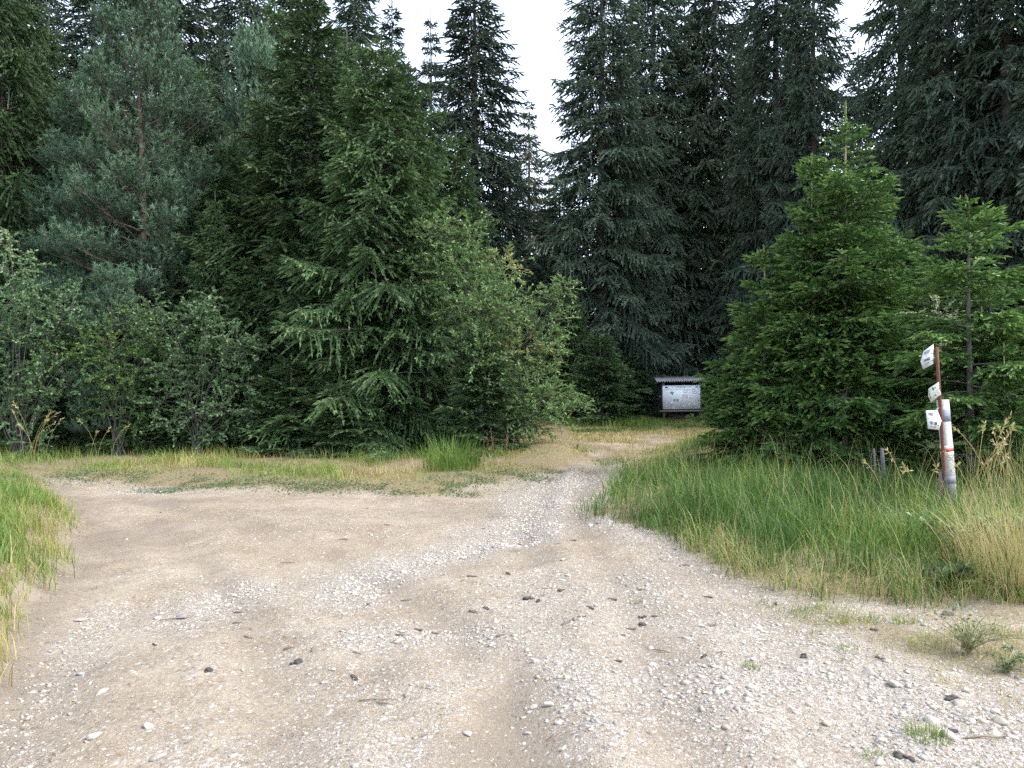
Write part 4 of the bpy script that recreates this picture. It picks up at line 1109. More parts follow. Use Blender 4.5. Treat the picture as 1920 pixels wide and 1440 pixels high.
    def plate(poly, yaw_deg, anchor_px, m, texts, name='sign_plate', label=None, extra=None):
        nv = np.array([math.sin(R(yaw_deg)), -math.cos(R(yaw_deg)), 0.0])
        an = P(*anchor_px) + off + nv * 0.026
        def on(px, py, lift=0.0):
            d = np.array([(px - 960) / FPX, 1.0, -(py - HOR) / FPX])
            t_ = np.dot(an + nv * lift - camw, nv) / np.dot(d, nv)
            return camw + d * t_
        g = Geo(); g.prism([on(*q) for q in poly], nv, 0.018)
        pl = link(name, g.mesh('sign_plate', [m]), root)
        if label: pl['label'] = label
        uu = nrm(np.cross(UP, nv)) * 1.0
        for (txt, px, py, px2, py2, hpx, im) in texts:
            fc = bpy.data.curves.new('sign_text', 'FONT'); fc.body = txt; fc.size = 1.0; fc.align_x = 'LEFT'; fc.extrude = 0.002
            fo = bpy.data.objects.new('sign_text', fc); COL.objects.link(fo)
            dg = bpy.context.evaluated_depsgraph_get()
            me = bpy.data.meshes.new_from_object(fo.evaluated_get(dg))
            bpy.data.objects.remove(fo)
            co = np.zeros(len(me.vertices) * 3, np.float32); me.vertices.foreach_get('co', co); co = co.reshape(-1, 3)
            wt = max(1e-3, co[:, 0].max())
            A, B = on(px, py, 0.003), on(px2, py2, 0.003)
            ux = (B - A); vx = on(px, py - hpx, 0.003) - A
            W = A + co[:, :1] / wt * ux + co[:, 1:2] / 0.72 * vx + (co[:, 2:3]) * nv
            me.vertices.foreach_set('co', W.astype(np.float32).ravel()); me.materials.clear(); me.materials.append(im); me.update()
            link('lettering', me, pl)
        for (ep, im) in (extra or []):
            g = Geo(); g.prism([on(*q, 0.003) for q in ep], nv, 0.002); link('painted_mark', g.mesh('painted_mark', [im]), pl)
        for bp_ in ((anchor_px[0] + 1, anchor_px[1] - 6), (anchor_px[0] + 2, anchor_px[1] + 8)):
            g = Geo(); c = on(bp_[0], bp_[1], 0.0)
            g.tube([c - nv * 0.004, c + nv * 0.008], 0.007, 6, cap=True); link('bolt', g.mesh('bolt', [rust]), pl)
    plate([(1749, 646), (1731.5, 658.5), (1726, 678), (1730.5, 692.5), (1749, 682)], -52, (1747, 668), pw,
          [('ВИД/1', 1732.5, 665.5, 1743.5, 659.5, 5, inkl), ('ч', 1736, 668.5, 1738, 667.5, 2.6, inkl), ('УЗОЯД', 1731.5, 680, 1743.5, 674, 5, inkd), ('Л.ОЛ', 1733, 685, 1742.5, 681, 3.2, inkl)],
          label='uppermost plate, arrow pointing left')
    plate([(1760, 716), (1741, 728.5), (1740.5, 743), (1746, 755), (1763.5, 739), (1760.5, 729)], -48, (1753, 733), pc,
          [('ЧЕ', 1748.5, 734, 1751.5, 730, 4.5, inkd), ('<', 1750, 746, 1753.5, 741, 4.0, inkl)], label='middle cream plate, narrow and tilted',
          extra=[([(1742, 732), (1741.8, 738), (1744, 748), (1745, 747), (1743.2, 738)], inkg), ([(1746.5, 727.5), (1749, 731), (1749, 725.8)], inkd)])
    plate([(1738, 769.5), (1742, 804), (1760.5, 806), (1765.5, 789), (1757.5, 769.5)], 22, (1757, 790), pw,
          [('ПИД -', 1741, 779, 1752, 779, 6, inkl), ('.', 1741.5, 785, 1742.5, 785, 6, inkd), ('ЧО ЦЯ', 1743, 795.5, 1757, 797, 6, inkd), ('В12Ш', 1744, 801.5, 1755, 802.5, 4, inkl)],
          label='lowest plate, arrow pointing right')
    # bent bracket of the lowest plate
    g = Geo(); g.tube([P(1748.5, 769) + off, P(1750, 766.5) + off, P(1754, 763.5) + off], 0.006, 5, cap=True)
    link('bracket', g.mesh('bracket', [pw]), root)
    # short splintered wooden stub beside the post foot
    g = Geo()
    bx2 = at(1766, 9.8); zb2 = hz1(bx2, 9.8)
    g.tube([(0, 0, -0.1), (0.01, 0, 0.15), (0, 0.01, 0.33), (-0.01, 0.01, 0.46)], [0.05, 0.048, 0.04, 0.012], 7, cap=True)
    st = link('broken_stake', g.mesh('broken_stake', [flat_mat('old_red_stained_wood', (0.20, 0.13, 0.11), 0.6, 18)]), None, (bx2, 9.8, zb2))
    tag(st, 'short splintered reddish stake at the foot of the concrete post', 'stake')
    for px, y_, h_, rr, lab in ((1655, 11.2, 0.62, 0.032, 'thicker of two grey dead stems in the grass below the young spruces'), (1640, 11.3, 0.60, 0.018, 'thinner of two grey dead stems in the grass below the young spruces')):
        X = at(px, y_)
        g = Geo(); g.tube([(0, 0, -0.1), (0.008, 0, h_ * 0.5), (-0.012, 0, h_)], [rr * 1.15, rr, rr * 0.8], 8, cap=True)
        for q in range(5):
            an_ = q * 1.9; zz = h_ * (0.3 + 0.13 * q)
            g.tube([(0, 0, zz), (0.16 * math.cos(an_), 0.16 * math.sin(an_), zz + 0.05), (0.34 * math.cos(an_), 0.34 * math.sin(an_), zz + 0.03)], [0.006, 0.004, 0.002], 4)
        tag(link('dead_stem', g.mesh('dead_stem', [M['grey_bark']]), None, (X, y_, hz1(X, y_))), lab, 'dead stem', 'dead stems below the young spruces')
build_signpost()

# ------------------------------------------------------------------ grass
def blades(g, x, y, h, wd, rng, tint, bend=0.5, segs=3, az=None):
    n = len(x)
    if az is None:
        az = (fbm(x, y, 2.6, 2, 131) - 0.5) * 22 + rng.normal(size=n) * 0.9
    z = height(x, y) - 0.01
    az = rng.uniform(0, 2 * PI, n) if az is None else az
    lean = bend * rng.uniform(0.15, 1.5, n)
    d = np.stack([np.cos(az), np.sin(az), 0 * az], -1)
    s = np.stack([-np.sin(az), np.cos(az), 0 * az], -1)
    tw = rng.uniform(-0.9, 0.9, n)
    s = s * np.cos(tw)[:, None] + d * np.sin(tw)[:, None]
    base = np.stack([x, y, z], -1)
    rows = []
    for k in range(segs + 1):
        t = k / segs
        a = lean * t
        # arc
        hor = h * np.where(lean > 1e-3, (1 - np.cos(a)) / np.maximum(lean, 1e-3), 0)
        ver = h * np.where(lean > 1e-3, np.sin(a) / np.maximum(lean, 1e-3), t)
        c = base + d * hor[:, None] + UP * ver[:, None]
        w_ = wd * (1.0 if k == 0 else (1 - t) ** 0.6 + 0.05)
        rows.append((c - s * (w_ / 2)[:, None], c + s * (w_ / 2)[:, None], c))
    V = []
    for k in range(segs):
        V += [rows[k][0], rows[k][1]]
    V.append(rows[segs][2])
    V = np.stack(V, 1)
    m = 2 * segs + 1
    i = np.arange(n)[:, None] * m
    Q = np.concatenate([i + np.array([[2 * k, 2 * k + 1, 2 * k + 3, 2 * k + 2]]) for k in range(segs - 1)], 0) if segs > 1 else None
    T = i + np.array([[2 * segs - 2, 2 * segs - 1, 2 * segs]])
    o = g.n
    g.add(V.reshape(-1, 3), None, None)
    if Q is not None:
        g.Q.append(Q + o); g.qm.append(np.zeros(len(Q), int)); g.qa.append(np.tile(tint, segs - 1))
    g.T.append(T + o); g.tm.append(np.zeros(n, int)); g.ta.append(np.asarray(tint, float))

def scatter(rng, n, x0, x1, y0, y1, keep):
    """n points kept with probability keep(x,y)"""
    X = []; Y = []; c = 0
    for _ in range(60):
        x = rng.uniform(x0, x1, n); y = rng.uniform(y0, y1, n)
        vis = np.abs(x) < 0.70 * y + 1.2
        k = vis & (rng.random(n) < keep(x, y))
        X.append(x[k]); Y.append(y[k]); c += k.sum()
        if c >= n: break
    return np.concatenate(X)[:n], np.concatenate(Y)[:n]

def grass_patch(name, g, label):
    o = link(name, g.mesh(name, [M['grass']]))
    tag(o, label, None, None, 'stuff')
    return o

# a) left bank
rg = rng_(61)
g = Geo()
def keep_bank(x, y):
    d = sdf_poly(x, y, BANK) + edge_wobble(x, y) * 0.6
    return sstep(0.12, -0.2, d) * sstep(-2.6, -1.6, d) * np.clip(7.5 / y, 0.7, 1.6)
x, y = scatter(rg, 19000, -12, -2, 3.0, 15.5, keep_bank)
h = rg.uniform(0.10, 0.32, len(x)) * (0.55 + 0.8 * fbm(x, y, 1.5, 2, 71)) * (1 - 0.55 * sstep(8.0, 11.0, y))
dry = fbm(x, y, 2.0, 3, 72)
dd = sdf_poly(x, y, BANK)
tint = np.clip(0.38 + (dry - 0.5) * 0.5 + rg.normal(size=len(x)) * 0.09 + 0.22 * sstep(-0.5, 0.1, dd) + 0.15 * sstep(6.5, 4.5, y) + 0.25 * (rg.random(len(x)) < 0.12), 0.05, 1)
blades(g, x, y, h, rg.uniform(0.004, 0.009, len(x)), rg, tint, 1.0, 3)
grass_patch('grass', g, 'light green grass on the low bank left of the road')

# b) right-hand tall grass
g = Geo()
def keep_right(x, y):
    d = sdf_poly(x, y, RIGHT) + edge_wobble(x, y)
    n = 0.25 + 0.75 * sstep(0.3, 0.6, fbm(x, y, 1.7, 3, 81))
    return sstep(0.24, -0.05, d) * n * np.clip(9.0 / y, 0.25, 1.2) ** 1.5
x, y = scatter(rg, 48000, 0.8, 16, 5.3, 24, keep_right)
dd = sdf_poly(x, y, RIGHT) + edge_wobble(x, y)
h = rg.uniform(0.12, 0.60, len(x)) * (0.45 + 0.55 * sstep(0.1, -0.8, dd)) * (1 - 0.72 * np.exp(-((x - 0.57 * y) / 0.9) ** 4 - ((y - 8.9) / 1.5) ** 4)) * (0.35 + 1.3 * fbm(x, y, 1.6, 2, 82)) * np.clip(0.75 + (y - 6) * 0.03, 0.75, 1.0) * (1 - 0.35 * sstep(10.0, 12.0, y)) * (1 - 0.4 * sstep(0.9, 0.2, np.abs(dd)) * sstep(11.5, 15, y))
pxv = 960 + x / y * FPX
right_dry = sstep(1760, 1890, pxv) * sstep(9.8, 8.0, y)
path_dry = sstep(1.2, 0.2, np.abs(dd)) * sstep(11.5, 15, y)
tint = 0.04 + 0.22 * sstep(9.8, 6.2, y) + (fbm(x, y, 1.7, 3, 83) - 0.5) * 0.6 + rg.normal(size=len(x)) * 0.12 + 0.45 * right_dry + 0.68 * path_dry + 0.10 * sstep(-0.3, 0.1, dd)
tint = np.where(rg.random(len(x)) < 0.06, tint + 0.4, tint)
blades(g, x, y, h, rg.uniform(0.0035, 0.008, len(x)) * (0.8 + y / 25), rg, np.clip(tint, 0.02, 1), 1.1, 3)
# bent, matted leaves low in the sward
x, y = scatter(rg, 9000, 0.8, 10, 5.3, 14, keep_right)
blades(g, x, y, rg.uniform(0.25, 0.6, len(x)), rg.uniform(0.006, 0.011, len(x)), rg, np.clip(0.30 + (fbm(x, y, 1.2, 2, 84) - .5) * .5 + rg.normal(size=len(x)) * .12, 0.02, 1), 2.4, 3, rg.uniform(0, 6.28, len(x)))
# long straw stalks, some arching
x, y = scatter(rg, 1100, 1.5, 10, 5.6, 14, lambda x, y: sstep(0.1, -0.3, sdf_poly(x, y, RIGHT)) * (0.15 + 0.85 * sstep(1780, 1900, 960 + x / y * FPX)))
blades(g, x, y, rg.uniform(0.6, 1.05, len(x)), np.full(len(x), 0.0045), rg, np.clip(0.75 + rg.normal(size=len(x)) * 0.1, 0, 1), 0.9, 5)
grass_patch('grass', g, 'tall green grass with straw stalks right of the road around the young spruces')

# c) verge at the left forest edge and along the path
g = Geo()
def keep_verge(x, y):
    d = sdf_poly(x, y, VERGE) + edge_wobble(x, y) * 1.3
    n = 0.12 + 0.88 * sstep(0.34, 0.62, fbm(x, y, 1.1, 3, 91))
    return sstep(0.30, -0.25, d) * sstep(-8, -5.5, d) * n * np.clip(13.0 / y, 0.2, 1.1) ** 1.3
x, y = scatter(rg, 46000, -14, 3.2, 11, 31, keep_verge)
dd = sdf_poly(x, y, VERGE) + edge_wobble(x, y)
tall = sstep(-0.25, -1.6, dd)
pxv = 960 + x / y * FPX
straw = np.maximum.reduce([sstep(600, 700, pxv) * sstep(820, 760, pxv) * sstep(-3.4, -2.0, dd), sstep(900, 1000, pxv) * 0.55, 0.6 * sstep(-0.7, -0.3, dd) * sstep(300, 600, pxv)])
h = (0.06 + 0.36 * tall * rg.uniform(0.35, 1.0, len(x))) * (0.45 + 1.1 * fbm(x, y, 1.0, 3, 92)) * (1 - 0.35 * straw)
h = h * rg.uniform(0.5, 1.25, len(x)) * 0.78
tint = 0.50 + (fbm(x, y, 0.8, 3, 93) - 0.5) * 0.7 + 0.42 * straw + rg.normal(size=len(x)) * 0.10
blades(g, x, y, h, rg.uniform(0.005, 0.010, len(x)), rg, np.clip(tint, 0.03, 1), 1.5, 2)
grass_patch('grass', g, 'green and straw grass verge along the left forest edge')

# d) short dry grass on the far path and around the board
g = Geo()
def keep_path(x, y):
    dv = sdf_poly(x, y, VERGE); dr = sdf_poly(x, y, RIGHT)
    out = (dv > -0.4) & (dr > -0.5)
    return out * sstep(13.5, 19, y) * (0.08 + 0.92 * sstep(0.40, 0.62, fbm(x, y, 0.6, 3, 95)))
x, y = scatter(rg, 20000, -1, 13, 13.5, 32, keep_path)
gn = fbm(x, y, 0.5, 3, 96)
tint = np.clip(0.80 - 0.55 * sstep(0.50, 0.66, gn) + rg.normal(size=len(x)) * 0.1, 0.1, 1)
blades(g, x, y, rg.uniform(0.03, 0.16, len(x)), rg.uniform(0.010, 0.018, len(x)), rg, tint, 1.0, 2)
x, y = scatter(rg, 15000, 2, 14, 27.5, 34, lambda x, y: (0.3 + 0.7 * sstep(0.35, .6, fbm(x, y, .9, 2, 97))) * sstep(27, 29.5, y))
tint = np.clip(0.34 + (fbm(x, y, .9, 2, 98) - .5) * .5 + 0.3 * sstep(6.0, 8.5, x) + rg.normal(size=len(x)) * 0.1, 0.03, 1)
blades(g, x, y, rg.uniform(0.12, 0.42, len(x)) * (1 - 0.6 * np.exp(-((x - 7.1) / 1.3) ** 4)), rg.uniform(0.012, 0.02, len(x)), rg, tint, 0.7, 2)
grass_patch('grass', g, 'short dry grass on the far path and taller grass round the notice board')

# e) sparse dry grass and straw litter at the right road edge
g = Geo()
def keep_sparse(x, y):
    d = sdf_poly(x, y, SPARSE) + edge_wobble(x, y)
    return sstep(0.35, -0.35, d) * (0.10 + 0.90 * sstep(0.46, 0.66, fbm(x, y, 2.4, 3, 99)))
x, y = scatter(rg, 12000, 1.2, 6, 3.2, 8, keep_sparse)
tint = np.clip(0.72 + (fbm(x, y, 3, 2, 100) - .5) * 0.9 + rg.normal(size=len(x)) * 0.1, 0.1, 1)
blades(g, x, y, rg.uniform(0.02, 0.11, len(x)), rg.uniform(0.002, 0.004, len(x)), rg, tint, 1.7, 3)
x, y = scatter(rg, 900, 1.2, 6, 4.6, 7.5, lambda x, y: sstep(0.3, 0, np.abs(sdf_poly(x, y, RIGHT))))
blades(g, x, y, rg.uniform(0.2, 0.6, len(x)), np.full(len(x), 0.003), rg, np.clip(0.8 + rg.normal(size=len(x)) * .1, 0, 1), 2.2, 5)
grass_patch('dry_grass', g, 'thin dry straw and sparse grass along the stony right road edge')

# low green cover at the verge edge
g = Geo()
x, y = scatter(rg, 9000, -8, 2, 11, 14.5, lambda x, y: sstep(0.9, 0.05, np.abs(sdf_poly(x, y, VERGE) + 0.1 + edge_wobble(x, y) * 1.3)) * (0.15 + 0.85 * sstep(0.42, 0.65, fbm(x, y, 2.6, 3, 101))))
n = len(x)
base = np.stack([x, y, height(x, y) + rg.uniform(0.0, 0.03, n)], -1)
leaf_quads(g, base, nrm(rg.normal(size=(n, 3)) * np.array([1, 1, 0.35])), rg.uniform(0.02, 0.04, n), rg.uniform(0.015, 0.028, n), rg, np.clip(0.42 + rg.normal(size=n) * .2, 0, 1))
o = link('ground_cover', g.mesh('ground_cover', [M['weed_leaf']])); tag(o, 'low green creeping leaves where the verge meets the road', None, None, 'stuff')

# ------------------------------------------------------------------ single plants
def tuft(name, X, Y, n, h, r, tint, label, cat='grass tuft', group=None, bend=0.9, wd=0.004, seed=1, segs=3):
    rg_ = rng_(seed)
    a = rg_.uniform(0, 6.28, n); q = r * np.sqrt(rg_.random(n))
    x = X + np.cos(a) * q; y = Y + np.sin(a) * q
    g = Geo()
    az = a + rg_.normal(size=n) * 0.6
    blades(g, x, y, h * rg_.uniform(0.4, 1.0, n), np.full(n, wd) * rg_.uniform(0.7, 1.3, n), rg_, np.clip(tint + rg_.normal(size=n) * 0.1, 0, 1), bend, segs, az)
    z = hz1(X, Y)
    me = g.mesh(name, [M['grass']])
    co = np.zeros(len(me.vertices) * 3, np.float32); me.vertices.foreach_get('co', co); co = co.reshape(-1, 3) - np.array([X, Y, z], np.float32)
    me.vertices.foreach_set('co', co.ravel()); me.update()
    return tag(link(name, me, None, (X, Y, z)), label, cat, group)
tx, ty = gp(845, 888)
tuft('rush_tussock', tx, ty, 420, 0.80, 0.50, 0.33, 'upright grey-green grass tussock in front of the low dark spruce bush', 'grass tussock', None, 0.9, 0.009, 5, 4)
GT = 'small grass tufts on the gravel'
for i, (px, py, n, h, r, tn, lab) in enumerate([
        (1409, 1257, 70, 0.07, 0.05, 0.42, 'small green grass tuft on gravel below the tall grass, left of the weed'),
        (1580, 1244, 60, 0.04, 0.05, 0.5, 'flat yellowish grass tuft beside the dark clod on the right gravel'),
        (1588, 1215, 70, 0.05, 0.06, 0.52, 'low yellowish grass tuft just behind the flat one on the right gravel'),
        (1580, 1167, 60, 0.06, 0.05, 0.5, 'thin grass tuft at the edge of the tall right grass'),
        (1635, 1163, 110, 0.08, 0.09, 0.5, 'wider thin grass tuft below the signpost, at the gravel edge'),
        (1738, 1388, 170, 0.10, 0.09, 0.44, 'green grass tuft growing between white stones at the bottom right'),
        (1351, 1057, 90, 0.16, 0.06, 0.45, 'bright grass tuft at the left tip of the tall grass'),
        (1530, 1186, 40, 0.05, 0.05, 0.6, 'straw-coloured grass tuft on the gravel left of centre of the dry strip'),
        (1690, 1167, 110, 0.10, 0.08, 0.55, 'half-dry grass tuft under the overhanging straw stalks'),
        (1194, 1129, 70, 0.04, 0.06, 0.5, 'flat lone grass tuft among cones on the open road'),
        (965, 1032, 60, 0.04, 0.06, 0.48, 'tiny grass tuft in the middle of the junction'),
        (1745, 1215, 120, 0.12, 0.12, 0.6, 'dry grass tuft beside the blue-green weed'),
        (1640, 1420, 60, 0.05, 0.05, 0.5, 'little grass tuft by the dark clod at the bottom edge')]):
    X, Y = gp(px, py)
    tuft('grass_tuft', X, Y, n, h, r, tn, lab, 'grass tuft', GT, 1.2, 0.0035, 200 + i)
sx_, sy_ = gp(1905, 1112)
tuft('straw_clump', sx_, sy_, 650, 0.85, 0.38, 0.80, 'golden dry straw clump leaning over the gravel at the right picture edge', 'grass clump', None, 1.0, 0.004, 240, 5)
sx_, sy_ = gp(1850, 1075)
tuft('straw_clump', sx_, sy_, 320, 0.65, 0.35, 0.74, 'smaller straw clump between the bramble and the golden straw at the right edge', 'grass clump', None, 1.1, 0.004, 241, 5)
# tall seed stalks by the left verge
def stalks(px, Y, n, h, label, seed):
    rs = rng_(seed); X = at(px, Y); z = hz1(X, Y)
    g = Geo()
    for k in range(n):
        a = rs.uniform(-0.9, 0.9) + (0 if rs.random() < .6 else PI); L = h * rs.uniform(0.7, 1.1); b = rs.uniform(0.2, 0.9)
        s = np.linspace(0, 1, 7)
        ox, oy = rs.normal() * 0.14, rs.normal() * 0.1
        q = np.stack([ox + math.cos(a) * L * b * 0.6 * s ** 2, oy + math.sin(a) * L * b * 0.3 * s ** 2, L * (s - 0.25 * b * s ** 3)], -1)
        g.tube(q, np.linspace(0.004, 0.003, 7), 3, 0, 0.78)
        m = 12
        t_ = rs.uniform(5.0, 5.99, m); i = t_.astype(int); f = (t_ - i)[:, None]
        b_ = q[i] * (1 - f) + q[i + 1] * f
        d = nrm(q[6] - q[5] + rs.normal(size=(m, 3)) * 0.08)
        shoot_quads(g, b_, d, np.full(m, 0.06), np.full(m, 0.014), rs, 1, np.full(m, 0.85))
    return tag(link('seed_stalks', g.mesh('seed_stalks', [M['grass']]), None, (X, Y, z)), label, 'grass stalks')
stalks(62, 13.9, 9, 1.25, 'tall pale seed stalks at the far left of the verge', 301)
stalks(180, 14.6, 4, 0.95, 'few thin seed stalks on the verge below the yellow-green shrub', 302)
stalks(1880, 9.6, 10, 1.25, 'tall straw seed stalks right of the concrete post', 303)
stalks(1830, 8.4, 7, 1.05, 'straw seed stalks in the grass in front of the lichened spruces', 304)
stalks(1700, 9.0, 6, 0.8, 'seed stalks arching in the grass left of the post foot', 305)

def weed(name, px, py, n, h, spread, leafL, leafW, m, label, seed, stem_tint=0.5):
    rs = rng_(seed); X, Y = gp(px, py); z = hz1(X, Y)
    root = empty(name, (X, Y, z)); tag(root, label, 'plant')
    st = Geo(); g = Geo()
    for k in range(n):
        a = rs.uniform(0, 6.28); L = h * rs.uniform(0.6, 1.15); b = rs.uniform(0.2, 1.0) * spread
        s = np.linspace(0, 1, 7)
        q = np.stack([math.cos(a) * b * s ** 1.4, math.sin(a) * b * s ** 1.4, L * s * (1 - 0.25 * s)], -1)
        st.tube(q, np.linspace(0.004, 0.0015, 7), 4)
        nl = int(12 * L / h)+4
        t_ = rs.uniform(0.8, 5.9, nl); i = t_.astype(int); f = (t_ - i)[:, None]
        bb = q[i] * (1 - f) + q[i + 1] * f
        d = nrm(rs.normal(size=(nl, 3)) * np.array([1, 1, .4]) + UP * 0.25)
        leaf_quads(g, bb, d, leafL * rs.uniform(.6, 1.2, nl), leafW * rs.uniform(.7, 1.2, nl), rs, np.clip(0.5 + rs.normal(size=nl) * .2, 0, 1))
    link('stems', st.mesh('weed_stems', [M['young_wood']]), root); link('leaves', g.mesh('weed_leaves', [m]), root)
weed('weed_plant', 1815, 1225, 34, 0.30, 0.42, 0.035, 0.009, M['weed_leaf'], 'straggly blue-green weed on the stony ground at lower right', 311)
weed('weed_plant', 1885, 1262, 14, 0.14, 0.25, 0.035, 0.014, M['weed_leaf'], 'low weed right of the straggly blue-green one', 312)
weed('bramble_plant', 1800, 1075, 12, 0.55, 0.45, 0.085, 0.06, M['bright_leaf'], 'yellow-green bramble with broad leaves in the right-hand grass', 313)
weed('bramble_plant', 1880, 1060, 8, 0.55, 0.35, 0.08, 0.05, M['bright_leaf'], 'second bramble, nearer the straw grass at the right edge', 314)
weed('leafy_plant', 1790, 1110, 8, 0.22, 0.25, 0.11, 0.07, M['weed_leaf'], 'large-leaved dark green plant low at the edge of the right grass', 315)
weed('leafy_plant', 895, 880, 9, 0.35, 0.3, 0.12, 0.06, M['weed_leaf'], 'grey-green leafy plant beside the upright tussock', 316)
# reddish dock stalks
rs = rng_(320); X, Y = gp(930, 880)
g = Geo()
for k in range(7):
    ox, oy = rs.normal() * 0.16, rs.normal() * 0.1; h_ = rs.uniform(0.5, 0.85)
    q = np.stack([ox + 0.05 * rs.normal() * np.linspace(0, 1, 5), oy + 0 * np.linspace(0, 1, 5), np.linspace(0, h_, 5)], -1)
    g.tube(q, 0.003, 4)
    m_ = 16
    t_ = rs.uniform(1.6, 3.99, m_); i = t_.astype(int); f = (t_ - i)[:, None]
    shoot_quads(g, q[i] * (1 - f) + q[i + 1] * f, nrm(rs.normal(size=(m_, 3)) * .6 + UP), np.full(m_, 0.04), np.full(m_, 0.012), rs, 1, np.full(m_, 0.5))
tag(link('dock_stalks', g.mesh('dock_stalks', [flat_mat('rusty_dock', (0.17, 0.085, 0.055), .3)]), None, (X, Y, hz1(X, Y))), 'reddish-brown dried dock stalks right of the upright tussock', 'plant')

# ------------------------------------------------------------------ stones, cones, clods
def ico(sub):
    import bmesh
    bm = bmesh.new(); bmesh.ops.create_icosphere(bm, subdivisions=sub, radius=1.0)
    V = np.array([v.co[:] for v in bm.verts]); T = np.array([[v.index for v in f.verts] for f in bm.faces])
    bm.free(); return V, T
ICO1, ICO2 = ico(1), ico(2)
def rock_mesh(seed):
    rs = rng_(seed); V, T = ICO2
    V = V.copy()
    for k in range(12):                      # chop facets
        n_ = nrm(rs.normal(size=3)); c = rs.uniform(0.38, 0.72)
        d = V @ n_
        V = V - np.maximum(d - c, 0)[:, None] * n_
    V = V * np.array([1.0, rs.uniform(0.6, 0.9), rs.uniform(0.4, 0.7)]) + rs.normal(size=V.shape) * 0.012
    g = Geo(); g.add(V, None, T, 0, 0.15)
    return g.mesh('loose_stone', [M['stone']])
ROCKS = [rock_mesh(400 + i) for i in range(10)]
def stone(px, py, size_px, rng, label, group, k=None, tintm=None):
    X, Y = gp(px, py)
    s = size_px / FPX * Y / 2
    me = ROCKS[rng.integers(0, 10)]
    if tintm is not None:
        me = tintm
    o = link('loose_stone', me, None, (X, Y, hz1(X, Y) - s * 0.02), (rng.normal() * .15, rng.normal() * .15, rng.uniform(0, 6.28)), (s, s, s))
    return tag(o, label, 'stone', group)
rs = rng_(410)
grey_rock = ROCKS[3].copy(); grey_rock.materials[0] = flat_mat('grey_rock', (0.26, 0.26, 0.28), 0.25, 20)
SG = 'loose stones on the road'
stone(151, 1254, 26, rs, 'single blue-grey stone at the foot of the left bank', SG, tintm=grey_rock)
stone(1338, 1287, 14, rs, 'small dark grey stone on the right gravel', SG, tintm=grey_rock)
stone(154, 1150, 36, rs, 'flat pale slab sunk in the road under the left bank', SG).scale[2] *= 0.35
NAMED = [(1751, 1357, 46, 'large white stone right of the green tuft at lower right'), (1784, 1384, 30, 'long white stone below the large white one at lower right'),
         (1797, 1327, 24, 'white stone beside the black clod at lower right'), (1820, 1356, 18, 'round white pebble right of the large white stone'),
         (1876, 1357, 28, 'pale stone near the right edge, bottom corner'), (1867, 1377, 34, 'broad pale stone in the bottom right corner'),
         (1849, 1336, 18, 'small white stone above the broad corner stone'), (1651, 1430, 30, 'white stone cut by the bottom picture edge'),
         (1001, 1315, 16, 'upright white pebble in the damp brown rut'), (1027, 1316, 24, 'white pebble at the right edge of the brown rut'), (992, 1359, 16, 'oval white pebble low in the brown rut'),
         (877, 1371, 18, 'pale stone left of the brown rut'), (763, 1302, 22, 'pale stone left of the rut, beside the flat stick'), (190, 1296, 26, 'pale flat stone near the left bottom, below the blue-grey one'),
         (175, 1380, 26, 'pale flat stone at lower left'), (279, 1366, 22, 'pale stone at lower left, right of a smaller one'), (294, 1419, 28, 'flattish stone at the bottom left edge'),
         (342, 1146, 22, 'brownish stone at the left stone patch'), (1361, 1368, 26, 'pale wedge stone in the lower right gravel'), (1497, 1434, 22, 'white stone at the bottom edge, right of centre'),
         (1786, 1146, 26, 'white stone under the tall grass at the right'), (1567, 1380, 24, 'rounded white stone in the lower right gravel'), (1551, 1360, 20, 'narrow white stone in the lower right gravel'),
         (1630, 1267, 26, 'flat grey-white stone below the flat yellowish tuft'), (1682, 1292, 26, 'white flat stone left of the blue-green weed')]
for px, py, sz, lab in NAMED:
    stone(px, py, sz * 1.5, rs, lab, SG)
for i in range(120):
    for _ in range(60):
        px = rs.uniform(30, 1900); py = 985 + 455 * rs.random() ** 0.8
        X, Y = gp(px, py)
        xa, ya = np.array([X]), np.array([Y])
        if sdf_poly(xa, ya, BANK)[0] < 0.1 or sdf_poly(xa, ya, RIGHT)[0] < 0.05: continue
        if rs.random() < gravel_mask(xa, ya)[0] ** 1.3: break
    stone(px, py, 7 + 9 * rs.random() ** 2, rs, 'small pale limestone pebble lying loose on the gravel road', SG)

# fine gravel as stuff
rs = rng_(420)
n = 15000
def keep_gr(x, y):
    k = gravel_mask(x, y) ** 2.0 + 0.012
    k = k * (sdf_poly(x, y, BANK) > 0.05) * (sdf_poly(x, y, RIGHT) > -0.1) * (sdf_poly(x, y, VERGE) > -0.1)
    return k * np.clip((5.0 / y), 0.12, 1.0)
X = []; Y = []
for (y0, y1, nn) in ((2.9, 5.5, 6200), (5.5, 9, 4200), (9, 18, 2400)):
    a, b = scatter(rs, nn, -8, 6, y0, y1, keep_gr); X.append(a); Y.append(b)
X = np.concatenate(X); Y = np.concatenate(Y); n = len(X)
size = np.clip(rs.lognormal(math.log(0.0068), 0.5, n) * (0.75 + Y / 16) * (0.8 + 0.6 * gravel_mask(X, Y)), 0.003, 0.028)
OV = np.array([(1, 0, 0), (-1, 0, 0), (0, 1, 0), (0, -1, 0), (0.1, 0.1, 1), (0, 0, -1.0), (.7, .7, .55), (-.7, -.6, .6)])
OT = np.array([(0, 6, 4), (6, 2, 4), (0, 2, 6), (2, 1, 4), (1, 7, 4), (7, 3, 4), (1, 3, 7), (3, 0, 4), (2, 0, 5), (1, 2, 5), (3, 1, 5), (0, 3, 5)])
V = OV[None] + rs.normal(size=(n, len(OV), 3)) * 0.2
